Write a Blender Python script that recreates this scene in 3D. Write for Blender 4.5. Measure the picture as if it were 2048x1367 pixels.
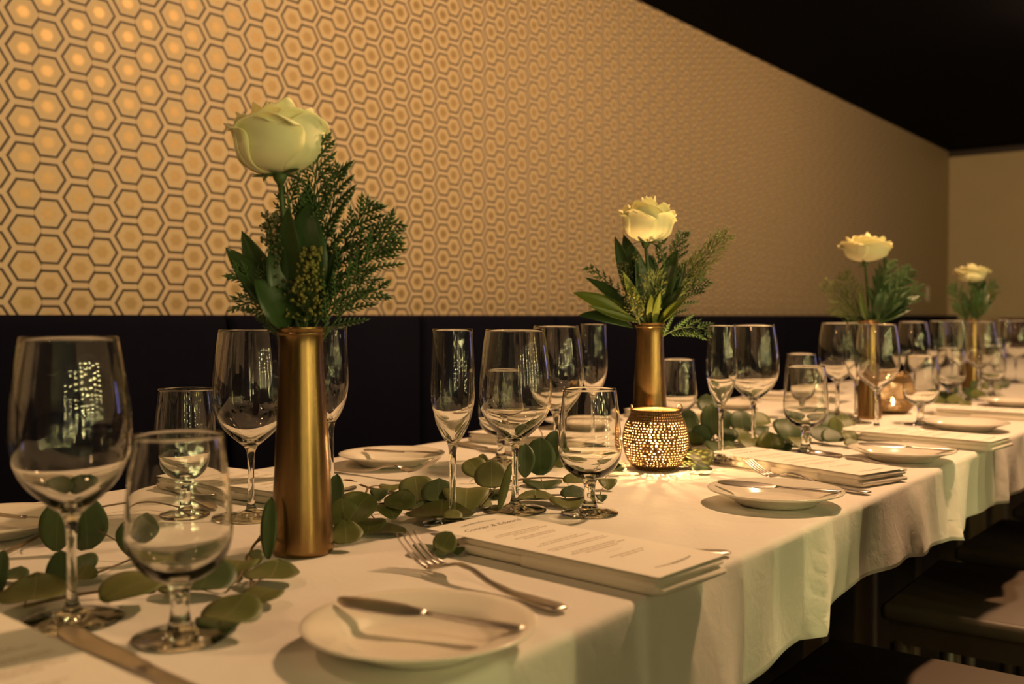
import bpy, math, random
from math import sin, cos, pi, sqrt, atan2, asin, acos, tan, radians
from mathutils import Vector, Matrix

for o in list(bpy.data.objects):
    bpy.data.objects.remove(o)
scene = bpy.context.scene
COL = scene.collection
random.seed(7)

# ------------------------------------------------------------------ camera
# World frame: +Y runs along the table, -X towards the papered wall, table top at z = 0.75 m.
CAM_Z, YAW, FPX = 0.99, radians(37.83), 1991.0
cam_d = bpy.data.cameras.new('camera')
cam = bpy.data.objects.new('camera', cam_d)
COL.objects.link(cam)
cam.location = (0, 0, CAM_Z)
PITCH = math.atan2(53.0, FPX)
cam.rotation_euler = (pi / 2 - PITCH, 0, YAW)
cam_d.sensor_width = 36.0
cam_d.lens = 35.0
cam_d.clip_start = 0.02
cam_d.dof.use_dof = True
cam_d.dof.focus_distance = 1.25
cam_d.dof.aperture_fstop = 4.7
scene.camera = cam

# ------------------------------------------------------------------ world, exposure, lamps
w = bpy.data.worlds.new('world')
scene.world = w
w.use_nodes = True
w.node_tree.nodes['Background'].inputs[0].default_value = (0.5, 0.36, 0.22, 1)
w.node_tree.nodes['Background'].inputs[1].default_value = 0.004
vs = scene.view_settings
vs.view_transform = 'Standard'
vs.look = 'None'
vs.exposure = 0.22
vs.gamma = 1.0
vs.use_curve_mapping = False
cy = scene.cycles
cy.use_denoising = True
cy.max_bounces = 12
cy.transmission_bounces = 10
cy.transparent_max_bounces = 24
cy.glossy_bounces = 5
cy.diffuse_bounces = 3
cy.sample_clamp_indirect = 40.0
cy.blur_glossy = 0.6

CEIL_Z = 2.33
WARM = (1.0, 0.575, 0.28)
# ceiling lamps: x, y, watts
DOWNLIGHTS = [(-0.36, 2.15, 128), (-1.25, -0.1, 13), (-0.45, 4.9, 40),
              (-0.35, -1.6, 8), (-0.45, 7.2, 5)]

# ------------------------------------------------------------------ helpers
RX = Vector((cos(YAW), sin(YAW), 0))      # to the right of the photograph
DX = Vector((-sin(YAW), cos(YAW), 0))     # into the photograph
UP = Vector((0, 0, 1))
TABLE_Z = 0.75
HORIZON = 630.0

def at(px, d, z):
    """point at depth d and height z on the sight line through photo column px"""
    p = DX * d + RX * ((px - 1024.0) / FPX * d)
    return Vector((p.x, p.y, z))

def tab(px, py, z=TABLE_Z):
    """point of the horizontal plane z seen at photo pixel (px, py)"""
    return at(px, (CAM_Z - z) * FPX / (py - HORIZON), z)

def mesh(name, verts, faces, smooth=True):
    m = bpy.data.meshes.new(name)
    m.from_pydata([tuple(v) for v in verts], [], faces)
    if smooth:
        m.polygons.foreach_set('use_smooth', [True] * len(m.polygons))
    m.update()
    return m

def ob(name, me, mat=None, parent=None, loc=(0, 0, 0), rot=(0, 0, 0), **props):
    o = bpy.data.objects.new(name, me)
    COL.objects.link(o)
    o.location = loc
    o.rotation_euler = rot
    if parent is not None:
        o.parent = parent
    if mat is not None and me is not None and len(me.materials) == 0:
        me.materials.append(mat)
    for k, v in props.items():
        o[k] = v
    return o

def thing(name, label, cat, loc=(0, 0, 0), rotz=0.0, group=None):
    o = ob(name, None, loc=loc, rot=(0, 0, rotz), label=label, category=cat)
    o.empty_display_size = 0.05
    if group:
        o['group'] = group
    return o

class MB:
    """collects pieces of ONE part"""
    def __init__(s):
        s.v, s.f = [], []
    def add(s, verts, faces):
        b = len(s.v)
        s.v += [Vector(v) for v in verts]
        s.f += [tuple(i + b for i in f) for f in faces]
        return s
    def box(s, x0, x1, y0, y1, z0, z1, bev=0.0):
        if bev <= 0:
            vs_ = [(x, y, z) for z in (z0, z1) for y in (y0, y1) for x in (x0, x1)]
            return s.add(vs_, [(0, 2, 3, 1), (4, 5, 7, 6), (0, 1, 5, 4), (2, 6, 7, 3), (0, 4, 6, 2), (1, 3, 7, 5)])
        # rounded box: stacked rounded-rectangle rings
        rings = []
        n = 3
        prof = [(0.0, bev)] + [(bev * (1 - cos(k * pi / 2 / n)), bev * (1 - sin(k * pi / 2 / n))) for k in range(1, n + 1)]
        levels = [(z0 + a, i) for a, i in prof] + [(z1 - a, i) for a, i in reversed(prof)]
        def ring(z, ins):
            r = max(bev - ins, 0.0001) if ins < bev else 0.0001
            out = []
            for cx, cy_, a0 in ((x1 - bev, y1 - bev, 0), (x0 + bev, y1 - bev, 90), (x0 + bev, y0 + bev, 180), (x1 - bev, y0 + bev, 270)):
                for k in range(n + 1):
                    a = radians(a0 + 90.0 * k / n)
                    out.append((cx + r * cos(a), cy_ + r * sin(a), z))
            return out
        for z, ins in levels:
            rings.append(ring(z, ins))
        m = len(rings[0])
        vs_, fs = [v for r in rings for v in r], []
        for k in range(len(rings) - 1):
            for j in range(m):
                fs.append((k * m + j, k * m + (j + 1) % m, (k + 1) * m + (j + 1) % m, (k + 1) * m + j))
        fs.append(tuple(reversed(range(m))))
        fs.append(tuple(range((len(rings) - 1) * m, len(rings) * m)))
        return s.add(vs_, fs)
    def tube(s, pts, rad, seg=6, cap=True, flat=1.0):
        pts = [Vector(p) for p in pts]
        rads = rad if isinstance(rad, (list, tuple)) else [rad] * len(pts)
        b = len(s.v)
        prev = None
        for i, p in enumerate(pts):
            t = (pts[min(i + 1, len(pts) - 1)] - pts[max(i - 1, 0)]).normalized()
            if prev is None:
                ref = Vector((0, 0, 1)) if abs(t.z) < 0.9 else Vector((1, 0, 0))
                n1 = t.cross(ref).normalized()
            else:
                n1 = (prev - t * prev.dot(t)).normalized()
            prev = n1
            n2 = t.cross(n1)
            for k in range(seg):
                a = 2 * pi * k / seg
                s.v.append(p + (n1 * cos(a) + n2 * sin(a) * flat) * rads[i])
        for i in range(len(pts) - 1):
            for k in range(seg):
                s.f.append((b + i * seg + k, b + i * seg + (k + 1) % seg, b + (i + 1) * seg + (k + 1) % seg, b + (i + 1) * seg + k))
        if cap:
            s.f.append(tuple(b + k for k in reversed(range(seg))))
            s.f.append(tuple(b + (len(pts) - 1) * seg + k for k in range(seg)))
        return s
    def lathe(s, prof, seg=40, closed=False):
        b = len(s.v)
        rows = []
        for r, z in prof:
            if r < 1e-6:
                rows.append([len(s.v)])
                s.v.append(Vector((0, 0, z)))
            else:
                rows.append(list(range(len(s.v), len(s.v) + seg)))
                for k in range(seg):
                    a = 2 * pi * k / seg
                    s.v.append(Vector((r * cos(a), r * sin(a), z)))
        prs = list(zip(rows[:-1], rows[1:]))
        if closed:
            prs.append((rows[-1], rows[0]))
        for A, B in prs:
            if len(A) == 1 and len(B) == 1:
                continue
            for k in range(seg):
                k2 = (k + 1) % seg
                if len(A) == 1:
                    s.f.append((A[0], B[k2], B[k]))
                elif len(B) == 1:
                    s.f.append((A[k], A[k2], B[0]))
                else:
                    s.f.append((A[k], A[k2], B[k2], B[k]))
        return s
    def ribbon(s, pts, widths, thick, side=(0, 1, 0), seg=8):
        """flattened rod: elliptical section, 'side' is the width direction"""
        pts = [Vector(p) for p in pts]
        b = len(s.v)
        for i, p in enumerate(pts):
            t = (pts[min(i + 1, len(pts) - 1)] - pts[max(i - 1, 0)]).normalized()
            n1 = Vector(side)
            n1 = (n1 - t * n1.dot(t)).normalized()
            n2 = t.cross(n1)
            th = thick[i] if isinstance(thick, (list, tuple)) else thick
            for k in range(seg):
                a = 2 * pi * k / seg
                ca, sa = cos(a), sin(a)
                ca = math.copysign(abs(ca) ** 0.7, ca)
                s.v.append(p + n1 * ca * widths[i] * 0.5 + n2 * sa * th * 0.5)
        for i in range(len(pts) - 1):
            for k in range(seg):
                s.f.append((b + i * seg + k, b + i * seg + (k + 1) % seg, b + (i + 1) * seg + (k + 1) % seg, b + (i + 1) * seg + k))
        s.f.append(tuple(b + k for k in reversed(range(seg))))
        s.f.append(tuple(b + (len(pts) - 1) * seg + k for k in range(seg)))
        return s
    def sphere(s, c, r, seg=8, rings=5, sz=1.0):
        c = Vector(c)
        b = len(s.v)
        s.v.append(c + Vector((0, 0, -r * sz)))
        for i in range(1, rings):
            a = -pi / 2 + pi * i / rings
            for k in range(seg):
                s.v.append(c + Vector((r * cos(a) * cos(2 * pi * k / seg), r * cos(a) * sin(2 * pi * k / seg), r * sz * sin(a))))
        s.v.append(c + Vector((0, 0, r * sz)))
        top = len(s.v) - 1
        for k in range(seg):
            k2 = (k + 1) % seg
            s.f.append((b, b + 1 + k2, b + 1 + k))
            for i in range(rings - 2):
                s.f.append((b + 1 + i * seg + k, b + 1 + i * seg + k2, b + 1 + (i + 1) * seg + k2, b + 1 + (i + 1) * seg + k))
            s.f.append((top, b + 1 + (rings - 2) * seg + k, b + 1 + (rings - 2) * seg + k2))
        return s
    def build(s, name, mat, parent=None, loc=(0, 0, 0), rot=(0, 0, 0), smooth=True, **props):
        return ob(name, mesh(name, s.v, s.f, smooth), mat, parent, loc, rot, **props)
    def mesh(s, name, smooth=True):
        return mesh(name, s.v, s.f, smooth)

def bezier(p0, p1, p2, n=10):
    p0, p1, p2 = Vector(p0), Vector(p1), Vector(p2)
    return [p0 * (1 - t) ** 2 + p1 * 2 * t * (1 - t) + p2 * t * t for t in [k / n for k in range(n + 1)]]

def catmull(pts, sub=4):
    pts = [Vector(p) for p in pts]
    out = []
    for i in range(len(pts) - 1):
        a, b, c, d = pts[max(i - 1, 0)], pts[i], pts[i + 1], pts[min(i + 2, len(pts) - 1)]
        for k in range(sub):
            t = k / sub
            out.append(0.5 * ((2 * b) + (c - a) * t + (2 * a - 5 * b + 4 * c - d) * t * t + (3 * b - a - 3 * c + d) * t ** 3))
    out.append(pts[-1])
    return out

# ------------------------------------------------------------------ materials
class NT:
    def __init__(s, mat):
        mat.use_nodes = True
        s.t = mat.node_tree
        s.n = s.t.nodes
        s.bsdf = s.n.get('Principled BSDF')
        s.out = s.n.get('Material Output')
    def node(s, typ, **kw):
        n = s.n.new(typ)
        for k, v in kw.items():
            setattr(n, k, v)
        return n
    def link(s, a, b):
        s.t.links.new(a, b)
    def put(s, sock, v):
        if hasattr(v, 'is_linked') or isinstance(v, bpy.types.NodeSocket):
            s.link(v, sock)
        else:
            sock.default_value = v
    def m(s, op, a, b=0.0, c=None):
        n = s.node('ShaderNodeMath', operation=op)
        s.put(n.inputs[0], a)
        s.put(n.inputs[1], b)
        if c is not None:
            s.put(n.inputs[2], c)
        return n.outputs[0]
    def smooth(s, v, lo, hi):
        n = s.node('ShaderNodeMapRange', interpolation_type='SMOOTHSTEP')
        s.put(n.inputs[0], v)
        n.inputs[1].default_value = lo
        n.inputs[2].default_value = hi
        n.inputs[3].default_value = 0.0
        n.inputs[4].default_value = 1.0
        return n.outputs[0]
    def mix(s, fac, a, b):
        n = s.node('ShaderNodeMix', data_type='RGBA')
        s.put(n.inputs[0], fac)
        s.put(n.inputs[6], a)
        s.put(n.inputs[7], b)
        return n.outputs[2]
    def noise(s, scale, detail=3, rough=0.5, vec=None, dist=0.0):
        n = s.node('ShaderNodeTexNoise')
        n.inputs['Scale'].default_value = scale
        n.inputs['Detail'].default_value = detail
        n.inputs['Roughness'].default_value = rough
        n.inputs['Distortion'].default_value = dist
        if vec is not None:
            s.link(vec, n.inputs['Vector'])
        return n.outputs['Fac']
    def coord(s, which='Object'):
        return s.node('ShaderNodeTexCoord').outputs[which]
    def bump(s, h, strength=0.3, dist=0.001):
        n = s.node('ShaderNodeBump')
        n.inputs['Strength'].default_value = strength
        n.inputs['Distance'].default_value = dist
        s.link(h, n.inputs['Height'])
        s.link(n.outputs[0], s.bsdf.inputs['Normal'])

def mat(name, col=(0.8, 0.8, 0.8), rough=0.5, metal=0.0, spec=0.5, var=0.0, vscale=20.0, bump=0.0, bscale=200.0, bdist=0.001, **kw):
    m = bpy.data.materials.new(name)
    t = NT(m)
    b = t.bsdf
    b.inputs['Base Color'].default_value = (*col, 1)
    b.inputs['Roughness'].default_value = rough
    b.inputs['Metallic'].default_value = metal
    b.inputs['Specular IOR Level'].default_value = spec
    for k, v in kw.items():
        b.inputs[k].default_value = v
    if var > 0:
        c = t.coord()
        f = t.noise(vscale, 4, 0.6, c)
        t.link(t.mix(f, tuple(max(0, x * (1 - var)) for x in col) + (1,), tuple(min(1, x * (1 + var)) for x in col) + (1,)), b.inputs['Base Color'])
    if bump > 0:
        t.bump(t.noise(bscale, 3, 0.6, t.coord()), bump, bdist)
    return m

def emit(name, col, strength):
    m = bpy.data.materials.new(name)
    t = NT(m)
    t.bsdf.inputs['Base Color'].default_value = (0, 0, 0, 1)
    t.bsdf.inputs['Emission Color'].default_value = (*col, 1)
    t.bsdf.inputs['Emission Strength'].default_value = strength
    return m

def wallpaper():
    """printed honeycomb chains: left and right hexagons sharing edges, metallic ink"""
    m = bpy.data.materials.new('wallpaper')
    t = NT(m)
    sep = t.node('ShaderNodeSeparateXYZ')
    t.link(t.coord('Object'), sep.inputs[0])
    yy, zz = sep.outputs[1], sep.outputs[2]
    P = 0.0797
    W = 0.1255
    HX = 1.085
    Hh, g = 0.775 * P, 0.225 * P
    a = Hh / 2
    sx = Hh / sqrt(3) * HX                      # half width of a hexagon
    xg = sx - (g / 2) / sqrt(3) * HX
    dx = sx / 2 + xg
    y0, z0 = 1.083, CAM_Z + 0.0293
    def wrap(v, per):
        n = t.node('ShaderNodeMath', operation='WRAP')
        t.put(n.inputs[0], v)
        n.inputs[1].default_value = per / 2
        n.inputs[2].default_value = -per / 2
        return n.outputs[0]
    def hexa(ox, oz):
        lx = wrap(t.m('SUBTRACT', yy, ox), W)
        ly = wrap(t.m('SUBTRACT', zz, oz), P)
        ax, ay = t.m('ABSOLUTE', lx), t.m('ABSOLUTE', ly)
        e = t.m('ADD', t.m('MULTIPLY', ax, 0.866 / HX), t.m('MULTIPLY', ay, 0.5))
        return lx, t.m('SUBTRACT', t.m('MAXIMUM', ay, e), a)
    lx, ls = hexa(y0, z0)
    rx, rs = hexa(y0 + dx, z0 + P / 2)
    lw = 0.0029
    def line(sd, cut):
        l = t.m('SUBTRACT', 1.0, t.smooth(t.m('ABSOLUTE', sd), lw * 0.72, lw * 1.25))
        return t.m('MULTIPLY', l, cut)
    cutl = t.m('LESS_THAN', lx, xg + 0.0015)
    cutr = t.m('GREATER_THAN', rx, -xg - 0.0015)
    ink = t.m('MAXIMUM', line(ls, cutl), line(rs, cutr))
    inside = t.m('SUBTRACT', 0.0, t.m('MINIMUM', ls, rs))      # >0 within a hexagon, a at its centre
    field = t.smooth(inside, 0.001, 0.013)
    dot = t.smooth(inside, a * 0.42, a * 0.74)
    b = t.bsdf
    base = t.mix(field, (0.465, 0.362, 0.252, 1), (0.455, 0.348, 0.208, 1))
    base = t.mix(dot, base, (0.34, 0.245, 0.12, 1))
    nz = t.noise(160, 2, 0.5, t.coord('Object'))
    base = t.mix(t.m('MULTIPLY', nz, 0.12), base, (0.42, 0.32, 0.2, 1))
    base = t.mix(ink, base, (0.036, 0.027, 0.016, 1))
    t.link(base, b.inputs['Base Color'])
    t.link(t.m('MAXIMUM', t.m('MULTIPLY', dot, 0.66), t.m('MULTIPLY', ink, 0.3)), b.inputs['Metallic'])
    t.link(t.m('SUBTRACT', 0.62, t.m('MULTIPLY', t.m('MAXIMUM', dot, ink), 0.11)), b.inputs['Roughness'])
    b.inputs['Specular IOR Level'].default_value = 0.35
    return m

def linen():
    m = mat('white_linen', (0.80, 0.755, 0.69), 0.85, spec=0.15)
    t = NT(m)
    c = t.coord('Object')
    n1 = t.noise(14, 4, 0.6, c)
    t.link(t.mix(n1, (0.76, 0.71, 0.64, 1), (0.83, 0.785, 0.725, 1)), t.bsdf.inputs['Base Color'])
    n2 = t.noise(38, 3, 0.6, c, 0.6)
    t.bump(n2, 0.35, 0.0025)
    t.bsdf.inputs['Sheen Weight'].default_value = 0.15
    return m

def clear_glass(name):
    m = bpy.data.materials.new(name)
    t = NT(m)
    t.n.remove(t.bsdf)
    g = t.node('ShaderNodeBsdfGlass')
    g.inputs['Color'].default_value = (0.985, 0.985, 0.97, 1)
    g.inputs['Roughness'].default_value = 0.0
    g.inputs['IOR'].default_value = 1.5
    t.link(g.outputs[0], t.out.inputs[0])
    return m

def thin_glass(name, tint=(0.975, 0.97, 0.955)):
    """blown thin wall: passes light straight on, mirrors more towards grazing"""
    m = bpy.data.materials.new(name)
    t = NT(m)
    t.n.remove(t.bsdf)
    tr = t.node('ShaderNodeBsdfTransparent')
    tr.inputs[0].default_value = (*tint, 1)
    gl = t.node('ShaderNodeBsdfGlossy')
    gl.inputs['Color'].default_value = (1, 1, 1, 1)
    gl.inputs['Roughness'].default_value = 0.0
    lwn = t.node('ShaderNodeLayerWeight')
    lwn.inputs[0].default_value = 0.5
    f = t.m('ADD', t.m('MULTIPLY', t.m('POWER', lwn.outputs['Facing'], 4.0), 0.75), 0.045)
    mx = t.node('ShaderNodeMixShader')
    t.link(f, mx.inputs[0])
    t.link(tr.outputs[0], mx.inputs[1])
    t.link(gl.outputs[0], mx.inputs[2])
    t.link(mx.outputs[0], t.out.inputs[0])
    return m

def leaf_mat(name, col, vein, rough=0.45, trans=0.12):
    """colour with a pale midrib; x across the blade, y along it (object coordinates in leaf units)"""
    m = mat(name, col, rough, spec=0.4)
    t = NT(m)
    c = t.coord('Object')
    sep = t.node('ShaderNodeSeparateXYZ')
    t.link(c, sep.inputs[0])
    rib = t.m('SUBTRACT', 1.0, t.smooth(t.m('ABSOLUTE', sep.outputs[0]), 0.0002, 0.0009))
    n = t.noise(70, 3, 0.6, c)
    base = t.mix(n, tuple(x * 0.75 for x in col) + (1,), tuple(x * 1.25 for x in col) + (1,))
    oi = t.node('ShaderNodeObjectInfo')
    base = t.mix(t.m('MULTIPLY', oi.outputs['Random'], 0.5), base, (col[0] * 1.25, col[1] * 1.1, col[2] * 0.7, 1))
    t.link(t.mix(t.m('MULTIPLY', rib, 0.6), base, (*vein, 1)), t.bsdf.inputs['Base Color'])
    t.bsdf.inputs['Subsurface Weight'].default_value = 0.0
    return m

M = {}
M['wallpaper'] = wallpaper()
M['plain_wall'] = mat('plain_wall', (0.46, 0.37, 0.25), 0.75, var=0.1, vscale=3)
M['dark_wall'] = mat('dark_wall', (0.010, 0.009, 0.012), 0.9, var=0.2, vscale=3)
M['ceiling'] = mat('ceiling_paint', (0.004, 0.004, 0.007), 0.95, spec=0.05, var=0.2, vscale=4)
M['trim'] = mat('dark_trim', (0.03, 0.018, 0.018), 0.6, var=0.2, vscale=6)
M['floor'] = mat('floor_stain', (0.03, 0.022, 0.022), 0.45, var=0.3, vscale=8)
M['navy'] = mat('navy_velvet', (0.0028, 0.0028, 0.009), 0.9, spec=0.08, var=0.25, vscale=25, bump=0.3, bscale=300)
M['navy'].node_tree.nodes['Principled BSDF'].inputs['Sheen Weight'].default_value = 0.0
M['red'] = mat('dark_red_leather', (0.05, 0.008, 0.010), 0.6, var=0.25, vscale=12)
M['linen'] = linen()
M['napkin'] = mat('folded_napkin', (0.76, 0.70, 0.60), 0.9, spec=0.1, var=0.07, vscale=25, bump=0.35, bscale=90, bdist=0.0015)
M['paper'] = mat('menu_card_paper', (0.88, 0.83, 0.74), 0.7, spec=0.2, var=0.03, vscale=30)
M['ink'] = mat('brown_ink', (0.30, 0.19, 0.09), 0.8, spec=0.1, var=0.2, vscale=60)
M['ink_dark'] = mat('dark_ink', (0.14, 0.08, 0.04), 0.8, spec=0.1, var=0.2, vscale=60)
M['ink_green'] = mat('olive_ink', (0.13, 0.10, 0.04), 0.8, spec=0.1, var=0.3, vscale=200)
M['glass'] = clear_glass('solid_glass')
M['thin'] = thin_glass('blown_glass')
M['china'] = mat('white_china', (0.82, 0.76, 0.66), 0.16, spec=0.55, var=0.02, vscale=9)
M['steel'] = mat('worn_steel', (0.58, 0.53, 0.48), 0.33, 1.0, var=0.15, vscale=60, bump=0.05, bscale=400)
M['gold'] = mat('brushed_gold', (0.25, 0.152, 0.062), 0.27, 0.95, var=0.14, vscale=14, bump=0.05, bscale=120)
M['gold_in'] = mat('gold_inside', (0.30, 0.18, 0.07), 0.5, 0.8, var=0.1, vscale=20)
M['brass'] = mat('aged_brass', (0.19, 0.115, 0.048), 0.40, 0.9, var=0.25, vscale=45)
M['wax'] = mat('white_wax', (0.85, 0.80, 0.7), 0.4, spec=0.4, var=0.03, vscale=40)
M['wick'] = mat('charred_wick', (0.02, 0.015, 0.01), 0.9, var=0.3, vscale=300)
M['tin'] = mat('tin_cup', (0.7, 0.68, 0.64), 0.3, 1.0, var=0.05, vscale=60)
M['flame'] = emit('candle_flame', (1.0, 0.62, 0.22), 60.0)
M['petal'] = mat('ivory_petal', (0.80, 0.74, 0.44), 0.55, spec=0.25, var=0.07, vscale=30)
b_ = M['petal'].node_tree.nodes['Principled BSDF']
b_.inputs['Subsurface Weight'].default_value = 0.25
b_.inputs['Subsurface Radius'].default_value = (0.006, 0.005, 0.002)
b_.inputs['Subsurface Scale'].default_value = 1.0
M['sepal'] = mat('sepal_green', (0.05, 0.085, 0.02), 0.6, var=0.3, vscale=60)
M['stem'] = mat('flower_stem', (0.05, 0.085, 0.022), 0.5, var=0.3, vscale=60)
M['cedar'] = mat('cedar_green', (0.045, 0.095, 0.022), 0.55, var=0.45, vscale=40)
M['plume'] = mat('pale_plume', (0.16, 0.20, 0.045), 0.6, var=0.35, vscale=40)
M['bud'] = mat('yellow_green_bud', (0.17, 0.16, 0.030), 0.5, var=0.5, vscale=120)
M['bud_dark'] = mat('dull_green_bud', (0.075, 0.075, 0.025), 0.5, var=0.5, vscale=120)
M['laurel'] = leaf_mat('laurel_leaf', (0.028, 0.058, 0.018), (0.09, 0.12, 0.04), 0.35)
M['laurel_light'] = leaf_mat('laurel_light', (0.10, 0.135, 0.022), (0.2, 0.22, 0.06), 0.35)
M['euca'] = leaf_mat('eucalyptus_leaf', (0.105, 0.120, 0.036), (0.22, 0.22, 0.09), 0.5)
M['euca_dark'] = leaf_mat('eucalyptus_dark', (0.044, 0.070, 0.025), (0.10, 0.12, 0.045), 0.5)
M['twig'] = mat('eucalyptus_twig', (0.13, 0.085, 0.035), 0.6, var=0.3, vscale=80)
M['chair_wood'] = mat('dark_chair_wood', (0.045, 0.028, 0.020), 0.42, var=0.3, vscale=9)
M['chair_pad'] = mat('dark_seat_pad', (0.075, 0.053, 0.037), 0.5, var=0.2, vscale=12)
M['bulb'] = emit('fairy_bulb', (1.0, 0.88, 0.34), 235.0)
M['bulb_dim'] = emit('fairy_bulb_dim', (1.0, 0.87, 0.36), 110.0)
M['wire'] = mat('light_wire', (0.02, 0.025, 0.02), 0.6, var=0.2, vscale=50)
M['lamp_face'] = emit('downlight_lens', (1.0, 0.66, 0.34), 12.0)
M['dusk'] = emit('dusk_pane', (0.34, 0.33, 0.95), 7.0)
M['table_wood'] = mat('table_underside', (0.08, 0.05, 0.03), 0.6, var=0.3, vscale=10)
M['switch'] = mat('switch_plastic', (0.6, 0.55, 0.48), 0.4, var=0.03, vscale=20)

# ------------------------------------------------------------------ the room
X_WALL, X_RIGHT, Y_NEAR, Y_FAR = -2.2, 3.3, -3.2, 8.69
def struct(name, mb, m, parent=None, **kw):
    return mb.build(name, m, parent, smooth=False, kind='structure', **kw)
struct('floor', MB().box(X_WALL - .1, X_RIGHT + .1, Y_NEAR - .1, Y_FAR + .1, -0.06, 0.0), M['floor'], label='dark floor under the table and chairs')
struct('ceiling', MB().box(X_WALL - .1, X_RIGHT + .1, Y_NEAR - .1, Y_FAR + .1, CEIL_Z, CEIL_Z + 0.08), M['ceiling'], label='near black painted ceiling')
wl = struct('wall_left', MB().box(-0.1, 0.0, Y_NEAR - .1, Y_FAR + .1, 0, CEIL_Z), M['wallpaper'], label='long wall papered with linked golden hexagons')
wl.location = (X_WALL, 0, 0)
struct('wall_far', MB().box(X_WALL, X_RIGHT, Y_FAR, Y_FAR + .1, 0, CEIL_Z), M['plain_wall'], label='plain tan wall at the far end of the room')
struct('wall_right', MB().box(X_RIGHT, X_RIGHT + .1, Y_NEAR - .1, Y_FAR + .1, 0, CEIL_Z), M['dark_wall'], label='dark wall opposite the wallpaper')
struct('wall_near', MB().box(X_WALL, X_RIGHT, Y_NEAR - .1, Y_NEAR, 0, CEIL_Z), M['dark_wall'], label='dark wall behind the camera')
struct('trim_1', MB().box(X_WALL, X_RIGHT, Y_FAR - .03, Y_FAR, CEIL_Z - 0.045, CEIL_Z), M['trim'], label='dark moulding along the top of the far wall')
struct('baseboard_far', MB().box(X_WALL, X_RIGHT, Y_FAR - .02, Y_FAR, 0, 0.1), M['trim'], label='dark skirting along the far wall')
# narrow dusk-lit window in the right wall (its bluish glint edges every glass)
wn = ob('window_1', None, loc=(1.45, Y_FAR, 1.45), rot=(0, 0, pi / 2), kind='structure', label='narrow dusk-blue window in the far wall')
MB().box(-0.006, 0.0, -0.11, 0.11, -0.5, 0.5).build('pane', M['dusk'], wn, smooth=False)
for nm, bx in (('window_frame', (-0.03, 0, -0.15, -0.11, -0.54, 0.54)), ('window_frame', (-0.03, 0, 0.11, 0.15, -0.54, 0.54)),
               ('window_frame', (-0.03, 0, -0.11, 0.11, 0.5, 0.54)), ('window_frame', (-0.03, 0, -0.11, 0.11, -0.54, -0.5))):
    MB().box(*bx).build(nm, M['trim'], wn, smooth=False)

# ------------------------------------------------------------------ lamps of the room
dl_where = ['over the chairs in mid table', 'over the near end of the banquette', 'over the far half of the table',
            'behind the camera', 'near the far wall']
ring_me = MB().lathe([(0.045, 0), (0.062, -0.004), (0.062, -0.010), (0.045, -0.010)], 32, closed=True).mesh('trim_ring')
lens_me = MB().lathe([(0, -0.004), (0.045, -0.004), (0.045, -0.001), (0, -0.001)], 32).mesh('lens')
for i, (x, y, pw) in enumerate(DOWNLIGHTS):
    t = thing('downlight', 'round recessed ceiling downlight ' + dl_where[i], 'light', (x, y, CEIL_Z), 0, 'ceiling downlights')
    ob('trim_ring', ring_me, M['trim'], t)
    ob('lens', lens_me, M['lamp_face'], t)
    ld = bpy.data.lights.new('downlight_lamp', 'POINT')
    ld.energy = pw
    ld.color = WARM
    ld.shadow_soft_size = 0.05
    ld.cycles.is_caustics_light = True
    lo = ob('lamp', ld, parent=t, loc=(0, 0, -0.06))

# curtain of fairy-light strings hung along the right wall
rs = random.Random(3)
str_y = [-2.5, -1.6, -0.75, 0.10, 0.72, 1.32, 2.1, 2.95]
bulb_me = [MB().sphere((0, 0, 0), 0.0200, 8, 5).mesh('bulb') for _ in range(2)]
for i, y in enumerate(str_y):
    t = thing('light_string', 'hanging string of tiny yellow lights, number %s from the near wall' %
              ['one', 'two', 'three', 'four', 'five', 'six', 'seven', 'eight', 'nine', 'ten', 'eleven', 'twelve', 'thirteen', 'fourteen', 'fifteen', 'sixteen'][i],
              'lights', (X_RIGHT - 0.12, y, CEIL_Z - 0.01), 0, 'fairy lights on the right wall')
    n = rs.randint(19, 24)
    ln = 1.85
    pts = []
    main = 0 < y < 1.7
    for k in range(n + 1):
        z = -ln * k / n
        p = Vector((rs.uniform(-.012, .012), rs.uniform(-.014, .014), z))
        pts.append(p)
        if k > 1 and rs.random() < 0.82:
            ob('bulb', bulb_me[0 if main else 1], M['bulb' if main else 'bulb_dim'], t, p + Vector((-0.012, 0, 0)))
    MB().tube(pts, 0.0012, 4).build('wire', M['wire'], t)

# ------------------------------------------------------------------ banquette along the papered wall
bq = thing('banquette', 'long navy velvet banquette below the hexagon wallpaper', 'banquette', (X_WALL + 0.004, 0, 0))
PW = 0.66
ny = int((Y_FAR - 0.6 - Y_NEAR) / PW)
back_me = MB().box(0.0, 0.245, 0.003, PW - 0.003, 0.40, CAM_Z + 0.001, 0.022).mesh('back_panel')
seat_me = MB().box(0.22, 0.86, 0.003, PW - 0.003, 0.31, 0.46, 0.03).mesh('seat_cushion')
for k in range(ny):
    y = Y_NEAR + 0.02 + k * PW
    ob('back_panel', back_me, M['navy'], bq, (0, y, 0))
    ob('seat_cushion', seat_me, M['navy'], bq, (0, y, 0))
MB().box(0.0, 0.78, Y_NEAR + 0.02, Y_NEAR + 0.02 + ny * PW, 0.0, 0.32).build('plinth', M['trim'], bq, smooth=False)
rb = thing('red_banquette', 'dark red upholstered bench against the far wall', 'banquette', (-1.78, Y_FAR - 0.43, 0))
for k in range(4):
    MB().box(k * .8 + .003, k * .8 + .797, 0.2, 0.39, 0.35, 0.97, 0.03).build('back_panel', M['red'], rb)
    MB().box(k * .8 + .003, k * .8 + .797, -0.16, 0.22, 0.3, 0.46, 0.03).build('seat_cushion', M['red'], rb)
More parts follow.
